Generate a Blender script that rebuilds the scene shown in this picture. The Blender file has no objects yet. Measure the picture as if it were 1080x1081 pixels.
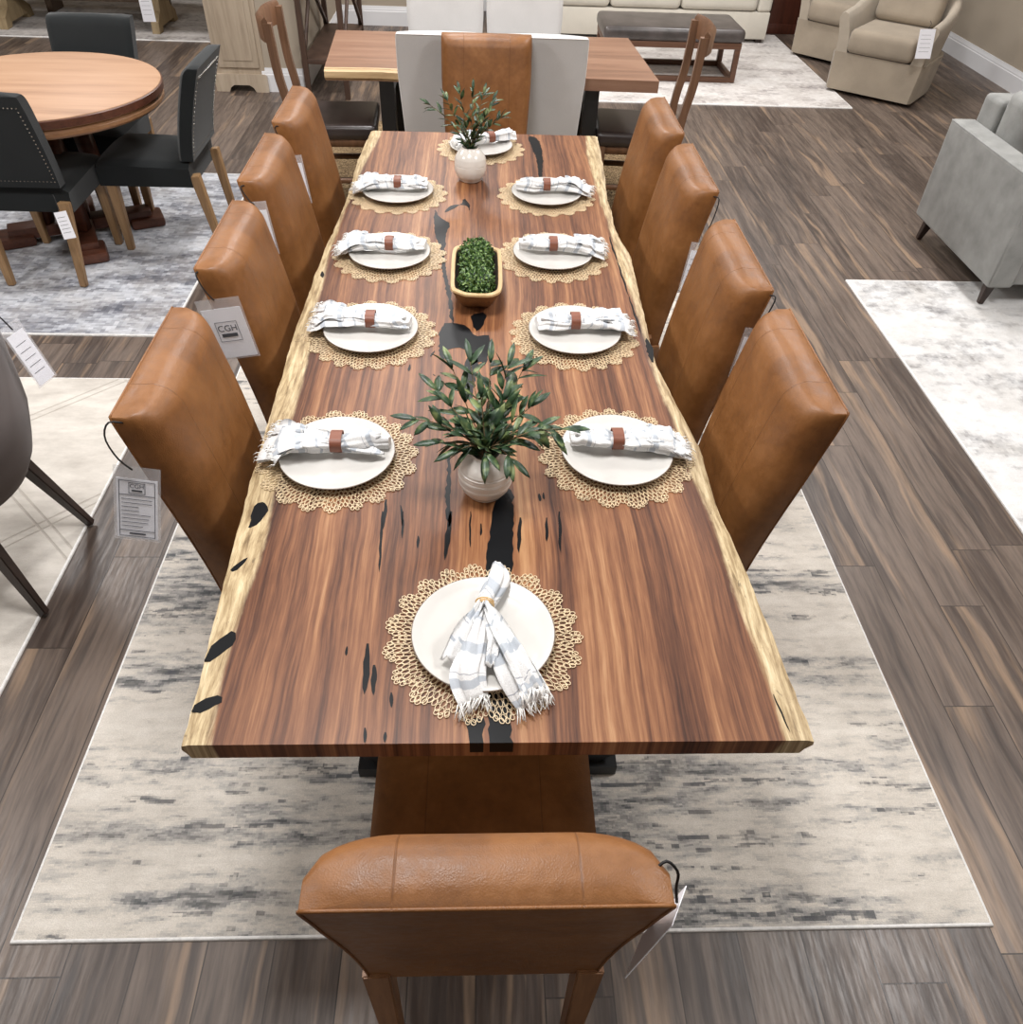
import bpy, bmesh, math, random
from mathutils import Vector, Matrix, noise
random.seed(7)
PI=math.pi
C=bpy.context.scene.collection
# ------------------------------------------------------------------ colours / node helpers
def lin(c):
    return tuple((x/255/12.92 if x/255<=.04045 else ((x/255+.055)/1.055)**2.4) for x in c)+(1.,)
class G:
    def __init__(s,name):
        s.m=bpy.data.materials.new(name); s.m.use_nodes=True; s.t=s.m.node_tree; s.N=s.t.nodes; s.L=s.t.links
        s.b=s.N['Principled BSDF']
    def set(s,sock,v):
        if isinstance(v,bpy.types.NodeSocket): s.L.new(v,sock)
        elif v is not None: sock.default_value=v
    def n(s,typ,ins={},**at):
        x=s.N.new('ShaderNode'+typ)
        for k,v in at.items(): setattr(x,k,v)
        for k,v in ins.items(): s.set(x.inputs[k],v)
        return x
    def co(s,scale=(1,1,1),loc=(0,0,0),kind='Object'):
        t=s.n('TexCoord'); m=s.n('Mapping',{'Vector':t.outputs[kind],'Scale':scale,'Location':loc}); return m.outputs[0]
    def noise(s,vec,scale,detail=4,rough=.55,dist=0):
        return s.n('TexNoise',{'Vector':vec,'Scale':scale,'Detail':detail,'Roughness':rough,'Distortion':dist}).outputs['Fac']
    def math(s,op,a,b=None,c=None,clamp=False):
        x=s.n('Math',operation=op,use_clamp=clamp); s.set(x.inputs[0],a)
        if b is not None: s.set(x.inputs[1],b)
        if c is not None: s.set(x.inputs[2],c)
        return x.outputs[0]
    def ramp(s,f,stops,interp='LINEAR'):
        x=s.n('ValToRGB',{'Fac':f}); cr=x.color_ramp; cr.interpolation=interp
        while len(cr.elements)<len(stops): cr.elements.new(.5)
        for e,(p,c) in zip(cr.elements,stops): e.position=p; e.color=c if len(c)==4 else lin(c)
        return x.outputs['Color']
    def mr(s,f,a,b,c=0,d=1): return s.n('MapRange',{'Value':f,'From Min':a,'From Max':b,'To Min':c,'To Max':d},interpolation_type='SMOOTHSTEP').outputs[0]
    def mix(s,f,a,b,mode='MIX'):
        x=s.n('Mix',data_type='RGBA',blend_type=mode,clamp_factor=True); s.set(x.inputs[0],f)
        for i,v in ((6,a),(7,b)):
            if isinstance(v,tuple): v=v if len(v)==4 else lin(v)
            s.set(x.inputs[i],v)
        return x.outputs[2]
    def bump(s,h,strength=.3,dist=.002):
        x=s.n('Bump',{'Height':h,'Strength':strength,'Distance':dist}); s.L.new(x.outputs[0],s.b.inputs['Normal']); return x
    def done(s,col=None,rough=.5,spec=.5,metal=0,**k):
        if isinstance(col,tuple) and len(col)==3: col=lin(col)
        s.set(s.b.inputs['Base Color'],col); s.set(s.b.inputs['Roughness'],rough)
        s.set(s.b.inputs['Specular IOR Level'],spec); s.set(s.b.inputs['Metallic'],metal)
        for a,v in k.items(): s.set(s.b.inputs[a.replace('_',' ')],v)
        return s.m
def xyz(g,v):
    s=g.n('SeparateXYZ',{0:v}); return s.outputs[0],s.outputs[1],s.outputs[2]
def comb(g,x,y,z):
    s=g.n('CombineXYZ'); g.set(s.inputs[0],x); g.set(s.inputs[1],y); g.set(s.inputs[2],z); return s.outputs[0]

def plain(name,c,rough=.5,var=.08,scale=30,bump=0,spec=.5,metal=0,**k):
    g=G(name); v=g.co(); f=g.noise(v,scale,3)
    d=tuple(max(0,x*(1-var)) for x in c); u=tuple(min(255,x*(1+var)) for x in c)
    col=g.ramp(f,[(.3,d),(.7,u)])
    if bump: g.bump(g.noise(v,scale*6,3),bump,.001)
    return g.done(col,rough,spec,metal,**k)
def fabric(name,c,var=.08,weave=600,soft=4,bump=.4):
    g=G(name); v=g.co()
    a=g.noise(v,soft,3); b=g.noise(v,weave,2)
    f=g.math('ADD',g.math('MULTIPLY',a,.6),g.math('MULTIPLY',b,.4))
    col=g.ramp(f,[(.35,tuple(x*(1-var) for x in c)),(.65,tuple(min(255,x*(1+var)) for x in c))])
    g.bump(b,bump,.001)
    return g.done(col,.9,.2,Sheen_Weight=.15)
def wood(name,dark,light,axis='x',scale=1.,rough=.45,streak=24,spec=.5,third=None):
    g=G(name); k={'x':(1,streak,streak),'y':(streak,1,streak),'z':(streak,streak,1)}[axis]
    v=g.co(tuple(a*scale for a in k)); w=g.co()
    f1=g.noise(v,1.2,6,.65,.6); f2=g.noise(v,5,3,.6)
    f=g.math('ADD',g.math('MULTIPLY',f1,.7),g.math('MULTIPLY',f2,.3))
    st=[(.32,dark),(.66,light)]
    if third: st=[(.3,dark),(.5,light),(.7,third)]
    col=g.ramp(f,st)
    g.bump(f2,.12,.001)
    return g.done(col,rough,spec)

def leather():
    g=G('tan_leather'); v=g.co(); x,y,z=xyz(g,v)
    a=g.noise(v,5,4,.6,.5); b=g.noise(v,55,4,.6)
    f=g.math('ADD',g.math('MULTIPLY',a,.75),g.math('MULTIPLY',b,.25))
    col=g.ramp(f,[(.3,(98,61,31)),(.5,(125,81,42)),(.72,(147,100,58))])
    ax=g.math('ABSOLUTE',x); nrm=g.n('TexCoord').outputs['Normal']; ny=xyz(g,nrm)[1]
    s1=g.math('ABSOLUTE',g.math('SUBTRACT',ax,.113))
    seam=g.math('MULTIPLY',g.mr(s1,.0,.0022,1,0),g.mr(ny,-.5,-.3))
    col=g.mix(g.math('MULTIPLY',seam,.45),col,(82,48,24))
    gr=g.n('TexVoronoi',{'Vector':v,'Scale':420}).outputs['Distance']
    wr=g.noise(v,16,5,.7,1.2)
    h=g.math('SUBTRACT',g.math('ADD',g.math('MULTIPLY',gr,.18),g.math('MULTIPLY',wr,.7)),g.math('MULTIPLY',seam,1.0))
    g.bump(h,.32,.004)
    return g.done(col,g.mr(b,.3,.7,.4,.5),.42)

def planks():
    g=G('dark_wood_plank_floor'); v=g.co(); x,y,z=xyz(g,v)
    row0=g.math('FLOOR',g.math('DIVIDE',x,.152)); wn=g.n('TexWhiteNoise',{'W':row0},noise_dimensions='1D').outputs['Value']
    pv=comb(g,g.math('ADD',y,g.math('MULTIPLY',wn,4.7)),x,0.)
    br=g.n('TexBrick',{'Vector':pv,'Color1':(0,0,0,1),'Color2':(1,1,1,1),'Mortar':(.5,.5,.5,1),'Scale':1.,'Mortar Size':.0016,'Mortar Smooth':0.,'Bias':0.,'Brick Width':1.22,'Row Height':.152},offset=0.,offset_frequency=2)
    r=g.n('SeparateColor',{0:br.outputs['Color']}).outputs[0]
    row=g.math('FLOOR',g.math('DIVIDE',x,.152))
    rr=g.math('ADD',g.math('MULTIPLY',r,37.),g.math('MULTIPLY',row,3.7))
    sv=comb(g,g.math('MULTIPLY',x,1.),g.math('MULTIPLY',y,.085),rr)
    wob=g.noise(comb(g,g.math('MULTIPLY',x,2.),g.math('MULTIPLY',y,1.1),rr),1.5,3,.5)
    sv2=comb(g,g.math('ADD',x,g.math('MULTIPLY',wob,.07)),g.math('MULTIPLY',y,.06),rr)
    st=g.noise(sv2,17,3,.5,.3)
    fine=g.noise(sv,110,5,.65)
    mid=g.noise(sv2,42,4,.6)
    base=g.mix(g.mr(g.math('ADD',g.math('MULTIPLY',r,.22),g.math('MULTIPLY',mid,.78)),.3,.7),(66,55,49),(112,98,88))
    tan=g.mr(st,.55,.68)
    base=g.mix(g.math('MULTIPLY',tan,.7),base,(150,126,104))
    dk=g.mr(g.noise(sv2,26,3,.5,.2),.56,.7)
    base=g.mix(g.math('MULTIPLY',dk,.5),base,(45,39,37))
    base=g.mix(g.math('MULTIPLY',g.mr(fine,.4,.7),.25),base,(44,38,36))
    base=g.mix(g.math('MULTIPLY',br.outputs['Fac'],.8),base,(36,28,24))
    g.bump(g.math('SUBTRACT',g.math('MULTIPLY',fine,.3),br.outputs['Fac']),.25,.001)
    return g.done(base,g.mr(fine,.3,.7,.34,.5),.45)

def slab_wood(name='walnut_slab_wood'):
    # y runs along the grain; attribute sap = 0 heartwood .. 1 sapwood at the live edges
    g=G(name); v=g.co(); x,y,z=xyz(g,v)
    wob=g.noise(comb(g,g.math('MULTIPLY',x,1.5),g.math('MULTIPLY',y,.9),0.),1.6,3,.5)
    xx=g.math('ADD',x,g.math('MULTIPLY',wob,.05))
    sv=comb(g,xx,g.math('MULTIPLY',y,.02),0.)
    sv3=comb(g,xx,g.math('MULTIPLY',y,.05),4.)
    a=g.noise(sv,12,2,.5); b=g.noise(sv,75,3,.6); c=g.noise(sv3,230,4,.65)
    f=g.math('ADD',g.math('MULTIPLY',a,.42),g.math('ADD',g.math('MULTIPLY',b,.4),g.math('MULTIPLY',c,.18)))
    col=g.ramp(f,[(.38,(60,36,27)),(.46,(95,60,42)),(.52,(121,80,55)),(.58,(143,100,69)),(.66,(168,128,93))])
    # golden middle
    mid=g.mr(g.math('ABSOLUTE',g.math('ADD',x,.03)),.02,.24,1,0)
    gold=g.math('MULTIPLY',mid,g.mr(g.noise(comb(g,xx,g.math('MULTIPLY',y,.2),9.),5,3),.35,.65,.1,.85))
    col=g.mix(g.math('MULTIPLY',gold,.6),col,g.ramp(f,[(.38,(74,42,24)),(.52,(138,88,50)),(.66,(178,128,78))]))
    sap=g.n('Attribute',attribute_name='sap').outputs['Fac']
    sn=g.noise(comb(g,x,g.math('MULTIPLY',y,.25),2.),22,5,.65,.5)
    sf=g.mr(g.math('ADD',sap,g.math('MULTIPLY',g.math('SUBTRACT',sn,.5),.28)),.44,.56)
    sc=g.noise(comb(g,g.math('MULTIPLY',xx,1.),g.math('MULTIPLY',y,.10),6.),90,5,.7,.3)
    sapc=g.ramp(sc,[(.3,(108,88,64)),(.44,(158,136,102)),(.58,(194,174,138)),(.74,(216,200,168))])
    spots=g.mr(g.noise(comb(g,x,g.math('MULTIPLY',y,.5),8.),38,4,.7,1.),.63,.7)
    sapc=g.mix(g.math('MULTIPLY',spots,.7),sapc,(96,80,62))
    col=g.mix(sf,col,sapc)
    g.bump(g.math('ADD',g.math('MULTIPLY',c,.5),g.math('MULTIPLY',g.math('MULTIPLY',sc,sf),1.5)),.15,.001)
    return g.done(col,.42,.28)

def rug_mat(name,stops,sx,sy,blk=.012,seed=0.,dens=0.,band=.5,speck=.4,dark=(74,78,84),dash=0.):
    g=G(name); v=g.co(); x,y,z=xyz(g,v)
    sn=lambda a,s:g.math('SNAP',a,s)
    jx=g.noise(g.co((1,1,1)),9,2); 
    xb=g.math('ADD',sn(x,blk),g.math('MULTIPLY',jx,.01)); yb=sn(g.math('ADD',y,g.math('MULTIPLY',jx,.02)),blk*.7)
    big=g.noise(comb(g,g.math('MULTIPLY',xb,sx),g.math('MULTIPLY',yb,sy),seed),1.,4,.55,.4)
    rowb=g.noise(comb(g,g.math('MULTIPLY',x,.5),g.math('MULTIPLY',y,sy*1.4),seed+5),1.,3,.6)
    fine=g.noise(comb(g,g.math('MULTIPLY',xb,sx*9),g.math('MULTIPLY',yb,sy*5),seed+9),1.,5,.7)
    f=g.math('ADD',g.math('ADD',g.math('MULTIPLY',big,1-band),g.math('MULTIPLY',rowb,band)),g.math('MULTIPLY',g.math('SUBTRACT',fine,.5),speck))
    f=g.math('ADD',f,dens)
    col=g.ramp(f,stops)
    if dash:
        dn=g.noise(comb(g,g.math('MULTIPLY',sn(x,.02),3.2),g.math('MULTIPLY',sn(y,.011),26.),seed+2),1.,4,.75)
        dm=g.math('MULTIPLY',g.mr(dn,.57,.61),g.mr(f,.48,.58))
        col=g.mix(g.math('MULTIPLY',dm,dash),col,dark)
    cloud=g.noise(v,5,5,.7)
    col=g.mix(g.mr(cloud,.35,.7,0,.35),col,(176,168,158))
    pile=g.noise(v,350,3,.6)
    col=g.mix(g.mr(pile,.35,.65,.16,0),col,(80,76,74))
    g.bump(pile,.5,.003)
    return g.done(col,.95,.1,Sheen_Weight=.2)
def diamond_rug():
    g=G('ivory_diamond_rug'); v=g.co(); x,y,z=xyz(g,v)
    P=.9
    u=g.math('ADD',x,y); w=g.math('SUBTRACT',x,y)
    d=None
    for q in (u,w):
        m=g.math('ABSOLUTE',g.math('SUBTRACT',g.math('PINGPONG',g.math('ADD',q,10.17),P/2),P/4))
        e=g.math('ABSOLUTE',g.math('SUBTRACT',g.math('PINGPONG',g.math('ADD',q,10.37),P/2),.024))
        l=g.mr(e,.003,.008,1,0)
        d=l if d is None else g.math('MAXIMUM',d,l)
    n=g.noise(g.co((4,9,1)),1.2,5,.7); pile=g.noise(v,380,3)
    col=g.ramp(n,[(.3,(186,179,170)),(.7,(220,214,205))])
    col=g.mix(g.math('MULTIPLY',d,g.mr(pile,.3,.6,.2,.55)),col,(150,140,130))
    g.bump(g.math('SUBTRACT',g.math('ADD',pile,n),d),.6,.004)
    return g.done(col,.95,.1)
def jute():
    g=G('braided_jute'); v=g.co(); x,y,z=xyz(g,v)
    w=g.n('TexWave',{'Vector':v,'Scale':26.,'Distortion':9.,'Detail':3.,'Detail Scale':3.},wave_type='RINGS').outputs['Fac']
    n=g.noise(v,110,4)
    f=g.math('ADD',g.math('MULTIPLY',w,.6),g.math('MULTIPLY',n,.4))
    g.bump(f,.8,.006)
    return g.done(g.ramp(f,[(.25,(60,46,34)),(.5,(140,114,84)),(.8,(196,170,132))]),.9,.1)
def stripes(name='striped_cotton'):
    g=G(name); t=g.n('TexCoord'); u=g.n('UVMap').outputs[0]; x,y,z=xyz(g,u)
    wv=g.noise(g.n('TexCoord').outputs['Object'],500,2)
    col=None
    base=g.ramp(wv,[(.3,(208,207,206)),(.7,(232,232,231))])
    def band(c,w): return g.mr(g.math('ABSOLUTE',g.math('SUBTRACT',x,c)),w*.8,w,1,0)
    m=None
    for c,w in ((.13,.022),(.3,.03),(.46,.01),(.64,.034),(.85,.024)):
        b=band(c,w); m=b if m is None else g.math('MAXIMUM',m,b)
    m2=None
    for c,w in ((.345,.003),(.8,.003)):
        b=band(c,w); m2=b if m2 is None else g.math('MAXIMUM',m2,b)
    col=g.mix(g.math('MULTIPLY',m,.75),base,(160,168,178))
    col=g.mix(g.math('MULTIPLY',m2,.6),col,(112,118,134))
    g.bump(wv,.4,.0012)
    return g.done(col,.9,.15,Sheen_Weight=.1)

MT={}
def mats():
    MT['leather']=leather()
    MT['leg']=wood('chair_leg_wood',(104,68,42),(150,108,72),'z',1.,.45)
    MT['slab']=slab_wood()
    MT['resin']=plain('black_resin',(15,16,18),.38,.1,8,0,.14)
    MT['blackmetal']=plain('black_metal',(20,20,21),.4,.1,20,.1)
    MT['floor']=planks()
    MT['gold']=plain('pale_gold_vinyl',(222,200,164),.4,.04,60,0,.5)
    MT['china']=plain('white_stoneware',(198,195,190),.22,.015,12,.03,.55,Coat_Weight=.25)
    MT['rim']=plain('glazed_rim',(118,104,92),.3,.1,20)
    MT['vase']=plain('white_glazed_ceramic',(220,214,206),.2,.02,14,.05,.6,Coat_Weight=.3)
    MT['cloth']=stripes()
    MT['fringe']=plain('cotton_fringe',(226,224,220),.95,.05,90)
    MT['ring']=wood('ring_leather',(96,52,36),(134,80,58),'x',3,.5)
    MT['raffia']=plain('raffia',(206,172,122),.7,.1,60)
    MT['bowlwood']=wood('carved_bowl_wood',(92,62,36),(150,112,70),'y',1.5,.6)
    MT['bowlrim']=wood('carved_rim_wood',(168,136,92),(206,178,134),'y',2,.6)
    MT['dark_in']=plain('dark_bowl_inside',(48,34,24),.8)
    g=G('boxwood_leaf'); i=g.n('ObjectInfo'); r=g.noise(g.co(),120,2)
    MT['box']=g.done(g.ramp(r,[(.34,(24,46,20)),(.5,(62,94,42)),(.64,(134,160,94))]),.42,.4)
    g=G('olive_leaf'); r=g.noise(g.co(),34,2); geo=g.n('NewGeometry')
    col=g.ramp(r,[(.34,(26,46,30)),(.52,(50,74,46)),(.68,(118,130,82))])
    col=g.mix(g.math('MULTIPLY',geo.outputs['Backfacing'],.0),col,(120,130,110))
    MT['olive']=g.done(col,.42,.45)
    MT['olivestem']=plain('olive_stem',(96,78,50),.7)
    MT['white']=fabric('light_grey_linen',(196,194,192),.04,420,3,.3)
    MT['piping']=fabric('white_piping',(226,224,222),.03)
    MT['black']=fabric('charcoal_fabric',(24,27,28),.12,500,4,.3)
    MT['nail']=plain('pewter_nailhead',(176,174,168),.25,.1,200,0,.7,metal=.9)
    MT['oakleg']=wood('light_oak_leg',(116,88,58),(160,128,92),'z',1,.5)
    MT['taupe']=fabric('taupe_fabric',(100,92,90),.06,500,4,.3)
    MT['darkleg']=wood('espresso_leg',(36,27,24),(62,48,42),'z',1,.4)
    MT['rugmain']=rug_mat('grey_abstract_rug',[(.38,(228,221,211)),(.51,(216,208,197)),(.57,(192,187,180)),(.62,(152,150,148)),(.67,(98,100,101)),(.75,(60,65,70))],1.2,8.,.008,3.3,.014,.5,.6,dash=.85)
    MT['rugleft']=rug_mat('blue_grey_rug',[(.34,(222,224,230)),(.45,(192,195,202)),(.54,(150,152,160)),(.63,(104,106,116)),(.76,(66,68,80))],2.,6.,.02,8.1,.0,.3,.7)
    MT['rugright']=rug_mat('silver_vintage_rug',[(.36,(228,227,226)),(.52,(212,211,210)),(.6,(178,177,177)),(.68,(124,123,124)),(.8,(86,86,88))],1.6,3.2,.012,14.,-.02,.2,.6)
    MT['rugfar']=rug_mat('pale_lounge_rug',[(.36,(226,222,218)),(.52,(206,200,196)),(.62,(172,165,162)),(.74,(140,132,130))],3.,5.,.03,21.,-.01,.3,.7)
    MT['rugtop']=rug_mat('pale_grey_rug',[(.36,(196,190,186)),(.52,(170,164,160)),(.62,(132,126,124)),(.74,(100,94,92))],3.,5.,.03,31.,.0,.3,.7)
    MT['rugdiamond']=diamond_rug()
    MT['binding']=plain('rug_binding',(228,226,223),.9,.05,80)
    MT['jute']=jute()
    MT['roundlip']=wood('honey_wood_lip',(120,84,58),(158,118,84),'x',.5,.35,16)
    MT['round']=wood('honey_wood_top',(128,94,70),(164,128,100),'x',.35,.5,10,.3,(178,144,116))
    MT['walnut']=wood('walnut_frame',(88,62,44),(124,90,66),'z',1,.4)
    MT['mahog']=wood('dark_brown_base',(62,34,24),(100,60,44),'x',1,.4)
    MT['slab2']=wood('far_slab_wood',(100,74,58),(136,102,82),'x',.5,.35,12,.5,(156,124,102))
    MT['slab2edge']=wood('far_slab_edge',(150,118,80),(206,178,136),'x',.8,.5,14)
    MT['seatleather']=plain('dark_brown_leather',(46,38,36),.3,.2,6,.15,.5)
    MT['ottoman']=plain('grey_brown_leather',(78,72,70),.34,.18,7,.2,.5)
    MT['ottowood']=wood('ottoman_wood',(76,50,36),(110,76,56),'x',1,.45)
    MT['cream']=fabric('cream_upholstery',(202,196,184),.04,450,3,.3)
    MT['beige']=fabric('beige_velvet',(150,138,122),.07,450,5,.2)
    MT['beigeside']=fabric('beige_velvet_side',(166,155,140),.05,450,5,.2)
    MT['grey']=fabric('grey_velvet',(134,134,131),.1,450,9,.2)
    MT['ceil']=plain('white_ceiling_tile',(214,212,208),.9,.01,3)
    MT['wall']=plain('beige_wall_paint',(166,154,138),.85,.015,3)
    MT['trim']=plain('white_trim_paint',(222,222,224),.45,.01,5)
    MT['cabinet']=wood('bleached_oak',(146,130,112),(178,162,142),'z',.6,.55,10,.4,(192,178,160))
    MT['rustic']=wood('rustic_brown',(66,52,42),(104,86,70),'y',.8,.6,14)
    MT['rusticlight']=wood('weathered_edge',(140,120,90),(178,158,124),'z',.8,.6,14)
    MT['etagere']=wood('etagere_wood',(58,42,34),(88,66,54),'z',.8,.5,14)
    MT['paper']=plain('tag_paper',(240,240,246),.5,.01,10)
    MT['ink']=plain('tag_ink',(70,72,78),.6)
    MT['cord']=plain('black_cord',(16,14,14),.6)
    g=G('clear_plastic_sleeve'); MT['plastic']=g.done((225,225,228),.15,.5,Transmission_Weight=.0,Alpha=.14)
mats()
# ------------------------------------------------------------------ mesh helpers
def smooth(bm,ang=40):
    for f in bm.faces: f.smooth=True
    for e in bm.edges:
        if len(e.link_faces)==2 and e.calc_face_angle(0)>math.radians(ang): e.smooth=False
def obj(name,bm,m,parent=None,sm=True,ang=40):
    if sm: smooth(bm,ang)
    me=bpy.data.meshes.new(name); bm.to_mesh(me); bm.free()
    o=bpy.data.objects.new(name,me); C.objects.link(o)
    if m is not None: me.materials.append(MT[m] if isinstance(m,str) else m)
    if parent is not None: o.parent=parent
    return o
def B(): return bmesh.new()
def thing(name,label,cat,loc=(0,0,0),rz=0,group=None):
    o=bpy.data.objects.new(name,None); C.objects.link(o); o.empty_display_size=.1
    o.location=loc; o.rotation_euler=(0,0,rz); o['label']=label; o['category']=cat
    if group:o['group']=group
    return o
def tag(o,label,cat,group=None,loc=None,rz=None):
    o['label']=label;o['category']=cat
    if group:o['group']=group
    if loc:o.location=loc
    if rz is not None:o.rotation_euler=(0,0,rz)
    return o
def struct(o): o['kind']='structure'; return o
def kids(o): return [c for c in bpy.data.objects if c.parent==o]
def dup(root,loc,rz,label,group=None,sc=None):
    def rec(o,p):
        c=o.copy(); C.objects.link(c); c.parent=p
        for k in kids(o): rec(k,c)
        return c
    r=rec(root,None); r.location=loc; r.rotation_euler=(0,0,rz); r['label']=label
    if group:r['group']=group
    if sc:r.scale=sc
    return r
def box(bm,x0,x1,y0,y1,z0,z1,bev=0,seg=2,M=None):
    r=bmesh.ops.create_cube(bm,size=1)['verts']
    for v in r: v.co=Vector(((x0+x1)/2+v.co.x*(x1-x0),(y0+y1)/2+v.co.y*(y1-y0),(z0+z1)/2+v.co.z*(z1-z0)))
    es=list({e for v in r for e in v.link_edges})
    vs=r
    if bev:
        q=bmesh.ops.bevel(bm,geom=es,offset=bev,segments=seg,affect='EDGES',profile=.6)
        vs=list({v for f in q['faces'] for v in f.verts}|{v for v in r if v.is_valid})
    if M is not None:
        for v in vs: v.co=M@v.co
    return vs
def bar(bm,a,b,w,h=None,w2=None,h2=None,up=(0,0,1),bev=0):
    """tapered rectangular bar from a to b"""
    a=Vector(a);b=Vector(b);h=h or w;w2=w2 or w;h2=h2 or h
    d=(b-a).normalized();u=Vector(up)
    if abs(d.dot(u))>.95:u=Vector((0,1,0))
    s=d.cross(u).normalized();t=s.cross(d)
    vs=[]
    for p,ww,hh in ((a,w,h),(b,w2,h2)):
        for i,j in ((-1,-1),(1,-1),(1,1),(-1,1)): vs.append(bm.verts.new(p+s*ww/2*i+t*hh/2*j))
    f=[bm.faces.new([vs[i] for i in q]) for q in ((3,2,1,0),(4,5,6,7),(0,1,5,4),(1,2,6,5),(2,3,7,6),(3,0,4,7))]
    if bev: bmesh.ops.bevel(bm,geom=list({e for x in f for e in x.edges}),offset=bev,segments=2,affect='EDGES')
def tube(bm,pts,r,seg=8,close=False):
    pts=[Vector(p) for p in pts];n=len(pts);rings=[];prev=None
    for i,p in enumerate(pts):
        if close: d=(pts[(i+1)%n]-pts[i-1]).normalized()
        else: d=(pts[min(i+1,n-1)]-pts[max(i-1,0)]).normalized()
        if prev is None: s=d.cross(Vector((0,0,1))) if abs(d.z)<.9 else d.cross(Vector((1,0,0)))
        else: s=prev-d*prev.dot(d)
        s.normalize();prev=s;t=d.cross(s)
        rr=r[i] if isinstance(r,(list,tuple)) else r
        rings.append([bm.verts.new(p+(s*math.cos(2*PI*k/seg)+t*math.sin(2*PI*k/seg))*rr) for k in range(seg)])
    m=n if close else n-1
    for i in range(m):
        A,Bq=rings[i],rings[(i+1)%n]
        for k in range(seg): bm.faces.new((A[k],A[(k+1)%seg],Bq[(k+1)%seg],Bq[k]))
    if not close: bm.faces.new(rings[0][::-1]);bm.faces.new(rings[-1])
def lathe(bm,prof,seg=48,c=(0,0)):
    rings=[]
    for r,z in prof:
        if r<1e-6: rings.append([bm.verts.new((c[0],c[1],z))])
        else: rings.append([bm.verts.new((c[0]+r*math.cos(2*PI*k/seg),c[1]+r*math.sin(2*PI*k/seg),z)) for k in range(seg)])
    for a,b in zip(rings,rings[1:]):
        for k in range(seg):
            k2=(k+1)%seg
            if len(a)==1 and len(b)==1: continue
            if len(a)==1: bm.faces.new((a[0],b[k2],b[k]))
            elif len(b)==1: bm.faces.new((a[k],a[k2],b[0]))
            else: bm.faces.new((a[k],a[k2],b[k2],b[k]))
    bmesh.ops.recalc_face_normals(bm,faces=bm.faces)
def loft(bm,rings,cap=True):
    R=[[bm.verts.new(p) for p in r] for r in rings];n=len(R[0])
    for a,b in zip(R,R[1:]):
        for k in range(n): bm.faces.new((a[k],a[(k+1)%n],b[(k+1)%n],b[k]))
    if cap:
        for r in (R[0],R[-1]):
            c=sum((v.co for v in r),Vector())/n
            cv=bm.verts.new(c)
            for k in range(n): bm.faces.new((r[k],r[(k+1)%n],cv))
    bmesh.ops.recalc_face_normals(bm,faces=bm.faces)
def prism(bm,poly,z0,z1):
    a=[bm.verts.new((x,y,z0)) for x,y in poly];b=[bm.verts.new((x,y,z1)) for x,y in poly];n=len(poly)
    bm.faces.new(a[::-1]);bm.faces.new(b)
    for k in range(n): bm.faces.new((a[k],a[(k+1)%n],b[(k+1)%n],b[k]))
    bmesh.ops.recalc_face_normals(bm,faces=bm.faces)
def interp(tab,y):
    if y<=tab[0][1]: return tab[0][0]
    for (x0,y0),(x1,y1) in zip(tab,tab[1:]):
        if y<=y1:
            t=(y-y0)/(y1-y0); return x0+(x1-x0)*t
    return tab[-1][0]
def cushion(bm,x0,x1,y0,y1,z0,z1,r=.05,puff=.02):
    """soft box"""
    n=10
    vs=box(bm,x0,x1,y0,y1,z0,z1,min(r,(z1-z0)/2*.96),4)
    cx,cy,cz=(x0+x1)/2,(y0+y1)/2,(z0+z1)/2
    return vs
# ------------------------------------------------------------------ room shell
bm=B(); box(bm,-7,4.7,-5,10.2,-.1,0); struct(obj('floor',bm,'floor',sm=False))
bm=B(); box(bm,4.7,4.85,-5,10.2,0,3.4); struct(obj('wall_right',bm,'wall',sm=False))
bm=B(); box(bm,-.3,4.7,10.05,10.2,0,3); struct(obj('wall_back',bm,'wall',sm=False))
bm=B(); box(bm,-1.40,-.3,9.25,9.45,0,3); box(bm,-1.40,-.3,9.45,10.2,0,3); struct(obj('wall_partition',bm,'wall',sm=False))
bm=B(); box(bm,-1.72,-1.40,6.97,10.2,0,3); struct(obj('wall_left',bm,'wall',sm=False))
bm=B(); box(bm,-7,4.7,-5,10.2,3.3,3.4); struct(obj('ceiling',bm,'ceil',sm=False))
bm=B(); box(bm,-7.15,-7,-5,10.2,0,3.4); struct(obj('wall_far_left',bm,'wall',sm=False))
bm=B(); box(bm,-7,4.7,-5.15,-5,0,3.4); struct(obj('light_block_near',bm,'wall',sm=False))  # unseen wall added to keep world light out; the showroom continues here
bm=B(); box(bm,-7,-1.72,10.2,10.35,0,3.4); struct(obj('wall_back',bm,'wall',sm=False))
def baseboard(name,p,q,out,h=.15,t=.018):
    """profiled skirting from p to q (floor points); out = unit vector into the room"""
    p=Vector((*p,0));q=Vector((*q,0));o=Vector((*out,0))
    prof=[(0,0),(t,0),(t,h*.72),(t*.75,h*.76),(t*.75,h*.82),(t*.45,h*.9),(t*.35,h),(0,h)]
    bm=B(); loft(bm,[[b+o*a+Vector((0,0,z)) for a,z in prof] for b in (p,q)])
    return struct(obj(name,bm,'trim',ang=20))
baseboard('baseboard_right',(4.7,-2.5),(4.7,10.05),(-1,0),.17)
baseboard('baseboard_back',(-.3,10.05),(4.7,10.05),(0,-1))
baseboard('baseboard_partition',(-1.40,9.25),(-.3,9.25),(0,-1),.17)
baseboard('baseboard_left',(-1.40,6.97),(-1.40,9.25),(1,0),.17)
baseboard('baseboard_front',(-1.72,6.97),(-1.40,6.97),(0,-1),.17)
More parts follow.
